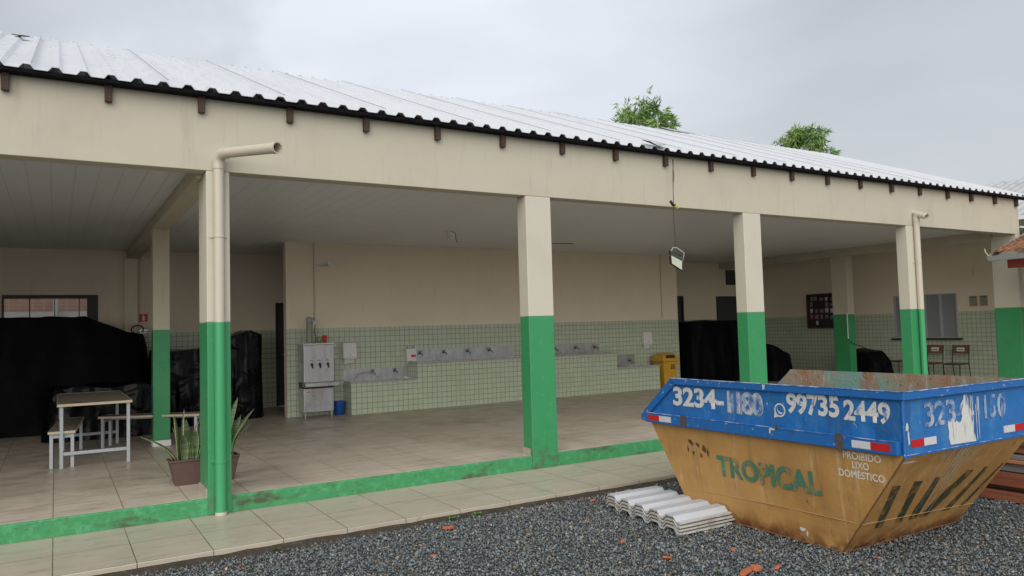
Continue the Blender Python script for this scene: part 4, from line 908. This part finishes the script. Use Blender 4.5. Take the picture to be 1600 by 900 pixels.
# phone-in-bubble emblem
c = Vector((-.004, .975, .750 + dz)); mb = MB(); n = 28
vs = []
for k in range(n):
    a = 2 * math.pi * k / n
    for r_ in (.052, .040): vs.append(c + Vector((0, -math.cos(a) * r_, math.sin(a) * r_)))
mb.add(vs, [(2 * k, 2 * ((k + 1) % n), 2 * ((k + 1) % n) + 1, 2 * k + 1) for k in range(n)])
mb.add([c + Vector((0, .050, -.020)), c + Vector((0, .056, -.062)), c + Vector((0, .018, -.050))], [(0, 1, 2)])
pts = [(-.020, .022), (-.024, .004), (-.012, -.014), (.006, -.024), (.022, -.020)]
for (a, b), (a2, b2) in zip(pts, pts[1:]): mb.add([c + Vector((0, -a, b + .007)), c + Vector((0, -a2, b2 + .007)), c + Vector((0, -a2, b2 - .007)), c + Vector((0, -a, b - .007))], [(0, 1, 2, 3)])
part('emblem', mb, M_wl, SK, local=True)
xs_ = Vector((0, -1, 0)); ysd = (on_side(0, .6) - on_side(0, .4)).normalized()
text(SK, 'lettering', 'TROPICAL', on_side(1.665, .155 + dz), xs_, ysd, 1.0, .175, M_gl, bold=.042, lift=.002, squeeze=1.05)
text(SK, 'lettering', 'PROIBIDO', on_side(.455, .462 + dz), xs_, ysd, .285, .05, M_yw, lift=.002, bold=.016)
text(SK, 'lettering', 'LIXO', on_side(.390, .400 + dz), xs_, ysd, .125, .05, M_yw, lift=.002, bold=.016)
text(SK, 'lettering', 'DOMÉSTICO', on_side(.502, .333 + dz), xs_, ysd, .345, .064, M_yw, lift=.002, bold=.016)
text(SK, 'lettering', '323', (.225, -.001, .693 + dz), (1, 0, 0), UP, .37, .165, M_wl3, bold=.02, squeeze=.9)
text(SK, 'lettering', '4-', (.60, -.001, .69 + dz), (1, 0, 0), UP, .22, .165, M_wl2, bold=.02, squeeze=.9)
text(SK, 'lettering', '115', (.86, -.001, .69 + dz), (1, 0, 0), UP, .25, .165, M_wl3, bold=.02, squeeze=.9)
text(SK, 'lettering', '0', (1.13, -.001, .685 + dz), (1, 0, 0), UP, .11, .172, M_wl3, bold=.02)
# reflective strips
M_refr = mat('red_reflective_tape', (.50, .015, .02), .35, [((.35, .02, .02), 30, .55, .65, ONE, .6)]); M_refw = mat('white_reflective_tape', (.60, .60, .62), .35, [((.4, .4, .42), 20, .55, .65, ONE, .6)])
def tape(a, b, zc, order, end=False):
    mid = (a + b) / 2; 
    for q0, q1, m in ((a, mid, order[0]), (mid, b, order[1])):
        mb = MB()
        if end: mb.box(q0, q1, -.005, -.001, zc - .025 + dz, zc + .025 + dz)
        else: mb.box(-.053, -.050, min(q0, q1), max(q0, q1), zc - .025 + dz, zc + .025 + dz)
        part('reflective_strip', mb, m, SK, local=True)
tape(2.425, 2.125, .578, (M_refr, M_refw)); tape(.345, .067, .578, (M_refw, M_refr))
tape(.07, .35, .602, (M_refr, M_refw), True); tape(1.20, 1.50, .592, (M_refw, M_refr), True)
# rusty lifting plates on the lower rail
M_plate = mat('rust_brown_steel', (.085, .06, .045), .8, [((.02, .09, .25), 18, .5, .6, ONE, .6)], bump=(30, .4, .01))
for a_, b_, z0_, z1_ in ((1.93, 2.0, .54, .632), (.41, .47, .52, .636), (.96, .985, .61, .645)):
    mb = MB(); mb.box(-.055, -.0505, a_, b_, z0_ + dz, z1_ + dz); part('lifting_plate', mb, M_plate, SK, local=True)
# spilt white paint with drips, dark stripes
random.seed(4)
M_spill = mat('spilt_white_paint', (.62, .62, .60), .5, [((.03, .14, .36), 16, .56, .64, (1, 1, .2), .9)])
mb = MB(); L_ = [(.50, .715), (.492, .69), (.503, .64), (.498, .60), (.515, .553), (.83, .548), (.815, .60), (.80, .63), (.805, .67), (.785, .70), (.79, .76), (.765, .78), (.76, .84), (.735, .885), (.70, .87), (.695, .80), (.675, .78), (.67, .73), (.655, .70), (.63, .69), (.60, .71), (.58, .695), (.55, .735), (.53, .70)]
mb.prism([(a, -.0035, b + dz) for a, b in L_], (0, -.001, 0))
for a, b0, b1, w_ in ((.80, .56, .86, .008), (.845, .555, .80, .006), (.875, .56, .74, .005), (.78, .66, .87, .006)): mb.box(a, a + w_, -.0045, -.0035, b0 + dz, b1 + dz)
part('paint_spill', mb, M_spill, SK, local=True)
mb = MB()
for k in range(15):
    v = .50 + .031 * k + random.uniform(-.012, .012); z1 = random.uniform(-.05, .38) if 2 < k < 11 else random.uniform(.25, .45); w_ = random.uniform(.003, .011)
    if 4 < k < 9: w_ *= 1.6
    v2 = v + (.553 - z1) * .12 - .02
    a, b, c_, d_ = on_end(v, .535 + dz, .002), on_end(v + w_, .535 + dz, .002), on_end(v2 + w_ * .4, z1 + dz, .002), on_end(v2, z1 + dz, .002); mb.add([d_, c_, b, a], [(0, 1, 2, 3)])
part('paint_drips', mb, mat('cream_paint_drips', (.56, .52, .44), .5, [((.4, .2, .05), 24, .55, .62, ONE, .8)]), SK, local=True)
mb = MB()
for t0, t1, b0, b1 in ((.10, .20, .26, .34), (.35, .455, .49, .57), (.595, .67, .66, .76), (1.0, 1.10, .78, .90), (1.24, 1.30, 1.10, 1.18), (1.485, 1.51, 1.31, 1.37)):
    mb.add([on_end(b0, -.05 + dz, .0012), on_end(b1, -.055 + dz, .0012), on_end(t1, .295 + dz, .0012), on_end(t0, .305 + dz, .0012)], [(0, 1, 2, 3)])
part('dark_stripe', mb, worn('worn_dark_green_stripe', (.045, .055, .03), (.30, .15, .03), .52, .62, 16), SK, local=True)
# scraped rust patches on the side
def splash(o, ax, ay, a, b, m, sd):
    rg = random.Random(sd); n = 16; c = Vector(o); ax, ay = Vector(ax), Vector(ay); pts = []
    for k in range(n):
        an = 2 * math.pi * k / n; q = rg.uniform(.5, 1.1); pts.append(c + ax * a * q * math.cos(an) + ay * b * q * math.sin(an))
    w = MB(); w.add(pts, [tuple(range(n))]); part('plaster_splash', w, m, SK, local=True)
M_plas = mat('pale_plaster', (.58, .55, .54), .8)
splash((-.029, 1.10, ZT - .02), (0, -1, 0), UP, .016, .028, M_plas, 1)
splash((-.0525, 1.02, ZM + .075), (0, -1, 0), UP, .03, .012, M_plas, 2); splash((-.0525, 1.035, ZM + .06), (0, -1, 0), UP, .012, .024, M_plas, 3)
splash((.045, -.0035, .86), (1, 0, 0), UP, .012, .075, M_plas, 4); splash((.03, -.0035, .93), (1, 0, 0), UP, .02, .03, M_plas, 5)
splash(on_side(.87, .10, .0012), (0, -1, 0), UP, .03, .018, M_plas, 6); splash(on_side(.83, .075, .0012), (0, -1, 0), UP, .012, .03, M_plas, 7)
splash(on_end(.10, .70, .0012), (1, 0, 0), (0, .58, -.81), .10, .012, M_plas, 8)
mb = MB()
for (s, z, a, b) in ((1.95, .40, .05, .03), (1.87, .385, .045, .02), (1.80, .36, .04, .03), (1.93, .31, .02, .03), (1.84, .30, .03, .025), (1.76, .33, .02, .03), (1.99, .345, .014, .04)):
    n = 14; pts = []
    for k in range(n):
        an = 2 * math.pi * k / n; q = random.uniform(.45, 1.1); pts.append(on_side(s + a * q * math.cos(an) * .8, z + dz + b * q * math.sin(an) + .25 * a * math.cos(an), .0012))
    mb.add(pts[::-1], [tuple(range(n))])
part('rust_patch', mb, mat('bare_rust', (.075, .035, .025), .9, [((.3, .14, .05), 30, .5, .6, ONE, .5)]), SK, local=True)

# ---------------------------------------------------------------- stacked roof sheets
def sheet(k, lab):
    ox, oy, ex = [(0, 0, 0), (.004, .006, .035), (-.004, -.004, .01), (.002, .004, 0)][k]
    mb = MB(); pitch = .212; h = .036; th = .013; prof = [(0, 0), (.20, 0), (.38, 1), (.82, 1)]
    ps = [((q + p) * pitch, v * h) for q in range(5) for p, v in prof] + [(5 * pitch, 0)]
    x0, x1 = 2.99 + ox, 3.56 + ox + ex; rows = 8; vs = []
    for r_ in (0, 1):
        for i in range(rows + 1):
            x = x0 + (x1 - x0) * i / rows
            for p, v in ps:
                y = -2.74 + oy + p + .11 * (1 - (x - x0) / .57) * 0 ; xx = x + .115 * (p / 1.06)
                if x + .0 > 3.55 and y < -9: pass
                vs.append((min(xx, 99), y, G + .016 + k * .0275 + v - (th if r_ else 0) + .002 * noise.noise(Vector((x * 3, p * 3, k)))))
    n = len(ps); m_ = (rows + 1) * n
    fs = [(i * n + j, (i + 1) * n + j, (i + 1) * n + j + 1, i * n + j + 1) for i in range(rows) for j in range(n - 1)]
    fs += [(m_ + i * n + j, m_ + i * n + j + 1, m_ + (i + 1) * n + j + 1, m_ + (i + 1) * n + j) for i in range(rows) for j in range(n - 1)]
    mb.add(vs, fs, 0)
    ed = [(j, j + 1, m_ + j + 1, m_ + j) for j in range(n - 1)] + [(rows * n + j + 1, rows * n + j, m_ + rows * n + j, m_ + rows * n + j + 1) for j in range(n - 1)]
    ed += [((i + 1) * n, i * n, m_ + i * n, m_ + (i + 1) * n) for i in range(rows)] + [(i * n + n - 1, (i + 1) * n + n - 1, m_ + (i + 1) * n + n - 1, m_ + i * n + n - 1) for i in range(rows)]
    for f in ed: mb.f.append(list(f)); mb.m.append(1); mb.sm.append(False)
    tag(part('roof_sheet', mb, [M_sheet, M_core], at=(3.27, -2.2, G)), lab, 'roofing sheet', 'offcuts of white corrugated sheet stacked by the skip')
for k, lab in enumerate(['bottom white corrugated offcut in the stack by the skip', 'second white corrugated offcut from the bottom, sticking out of the stack', 'third white corrugated offcut from the bottom of the stack', 'topmost white corrugated offcut on the stack by the skip']): sheet(k, lab)

# ---------------------------------------------------------------- timber pile behind the skip
random.seed(21)
wc = {'red': mat('reddish_sawn_timber', (.26, .085, .045), .75, [((.16, .05, .03), 4, .45, .65, (5, .4, 5), .8), ((.38, .17, .09), 9, .55, .7, (5, .3, 5), .5)], bump=(30, .3, .005)),
      'orange': mat('orange_sawn_timber', (.46, .20, .08), .7, [((.34, .13, .06), 4, .45, .65, (5, .4, 5), .8)], bump=(30, .3, .005)),
      'grey': mat('weathered_grey_timber', (.20, .19, .19), .8, [((.12, .10, .10), 4, .45, .65, (5, .4, 5), .8)], bump=(30, .4, .005)),
      'brown': mat('dark_brown_timber', (.11, .06, .035), .8, [((.06, .035, .025), 4, .45, .65, (5, .4, 5), .8)], bump=(30, .4, .005))}
TP = [('red', 6.03, -.22, .075, .22, 'red brown board lying on the gravel at the bottom of the timber pile'),
      ('brown', 6.14, -.14, .04, .16, 'dark brown spacer board set back just above the bottom board'),
      ('red', 6.05, -.098, .125, .20, 'wide red brown board, broadest face of the timber pile'),
      ('grey', 6.09, .035, .075, .2, 'thick weathered grey board in the middle of the timber pile'),
      ('orange', 6.04, .112, .033, .25, 'thin orange board resting on the thick grey one'),
      ('grey', 6.07, .147, .04, .22, 'thin weathered grey board in the upper timber pile'),
      ('orange', 6.10, .200, .062, .18, 'pale orange board near the top of the timber pile'),
      ('brown', 6.06, .265, .045, .22, 'dark brown board on top of the timber pile')]
for c_, x, z, h, w_, lab in TP:
    a = random.uniform(-.012, .012); ln = random.uniform(2.6, 3.0); m_ = MB(); y0 = -5.6 + random.uniform(0, .2)
    dx = a * ln
    m_.prism([(x, y0, z + .001), (x + w_, y0, z + .001), (x + w_, y0, z + h - .001), (x, y0, z + h - .001)], (dx, ln, 0))
    o_ = part('timber_board', m_, wc[c_], at=(x, y0, z), bev=.003); tag(o_, lab, 'board', 'sawn boards piled behind the skip')
for k, (x, y) in enumerate(((6.14, -5.0), (6.15, -3.6))):
    for j, (z0, z1) in enumerate(((.185, .199),)):
        m_ = MB(); m_.box(x, x + .2, y, y + .06, z0 + .003, z1); o_ = part('spacer_stick', m_, wc['brown'], at=(x, y, z0)); tag(o_, ['thin spacer stick between upper boards at the near end of the timber pile', 'thin spacer stick between upper boards at the middle of the timber pile'][k], 'stick')
for j, (x, wd, cc_) in enumerate(((6.32, .2, 'red'), (6.56, .2, 'orange'), (6.8, .2, 'red'))):
    m_ = MB(); m_.box(x, x + wd, -5.5, -2.75, G, -.1 + .02 * j); tag(part('timber_board', m_, wc[cc_], at=(x, -5.5, G), bev=.003), ['low red board directly behind the timber pile', 'low orange board between two red ones behind the timber pile', 'farthest low red board behind the timber pile'][j], 'board', 'sawn boards piled behind the skip')

# ---------------------------------------------------------------- broken clay and weeds
random.seed(8)
SH = [(2.68, -3.66, .05, 'broad orange clay shard nearest the bottom edge, left of a larger upright one'), (2.80, -3.645, .055, 'thick orange clay shard nearest the bottom edge, rightmost of a pair'), (2.945, -3.70, .024, 'small orange clay chip just right of the pair of big shards'), (2.50, -3.12, .032, 'flat orange clay chip left of the two big shards'),
      (3.02, -3.25, .02, 'clay chip on the gravel under the skip side'), (2.52, -2.62, .02, 'clay chip left of the corrugated stack'), (1.62, -1.47, .045, 'reddish shard lying against the pavement edge below the planter side'), (3.15, -1.42, .035, 'shard lying against the pavement edge near the stack'),
      (1.2, -2.1, .022, 'clay chip in the open gravel left of centre')]
for x, y, s, lab in SH:
    mb = MB(); n = 8; lo = []; hi = []; an0 = random.uniform(0, 6); tilt = Vector((random.uniform(-.35, .35), random.uniform(-.35, .35), 0))
    for k in range(n):
        a = an0 + 2 * math.pi * k / n; q = random.uniform(.55, 1.1) * s; p = Vector((x + q * math.cos(a) * 1.25, y + q * math.sin(a) * .8, G + .012)); dzz = (p - Vector((x, y, 0))).dot(tilt)
        lo.append((p.x, p.y, G + .004 + max(0, dzz + .004))); hi.append((p.x + .003, p.y, G + .014 + s * .28 + dzz))
    mb.add(lo + hi, [tuple(range(n - 1, -1, -1)), tuple(range(n, 2 * n))] + [(k, (k + 1) % n, n + (k + 1) % n, n + k) for k in range(n)])
    tag(part('brick_fragment', mb, M_shard, at=(x, y, G)), lab, 'brick fragment', 'bits of broken clay on the gravel')
for i, (x, y, s, lab) in enumerate([(1.78, -1.24, .038, 'low green weed at the pavement edge, left one of a pair'), (2.02, -1.235, .034, 'low green weed at the pavement edge, right one of a pair'), (.28, -1.245, .03, 'tiny weed at the pavement edge near the left of the gravel'), (2.55, -3.55, .02, 'tiny sprout in the gravel beside the clay shards')]):
    mb = MB()
    for k in range(26):
        a = random.uniform(0, 6.28); d = Vector((math.cos(a), math.sin(a), random.uniform(.2, 1.1))).normalized(); c0 = Vector((x, y, G + .02)) + Vector((random.gauss(0, s * .6), random.gauss(0, s * .25), 0)); l = s * random.uniform(.4, .9); sd = d.cross(Vector((0, 0, 1))).normalized() * l * .28
        mb.add([c0, c0 + d * l * .5 + sd, c0 + d * l, c0 + d * l * .5 - sd], [(0, 1, 2, 3)])
    tag(part('weed', mb, M_weed, at=(x, y, G)), lab, 'weed')
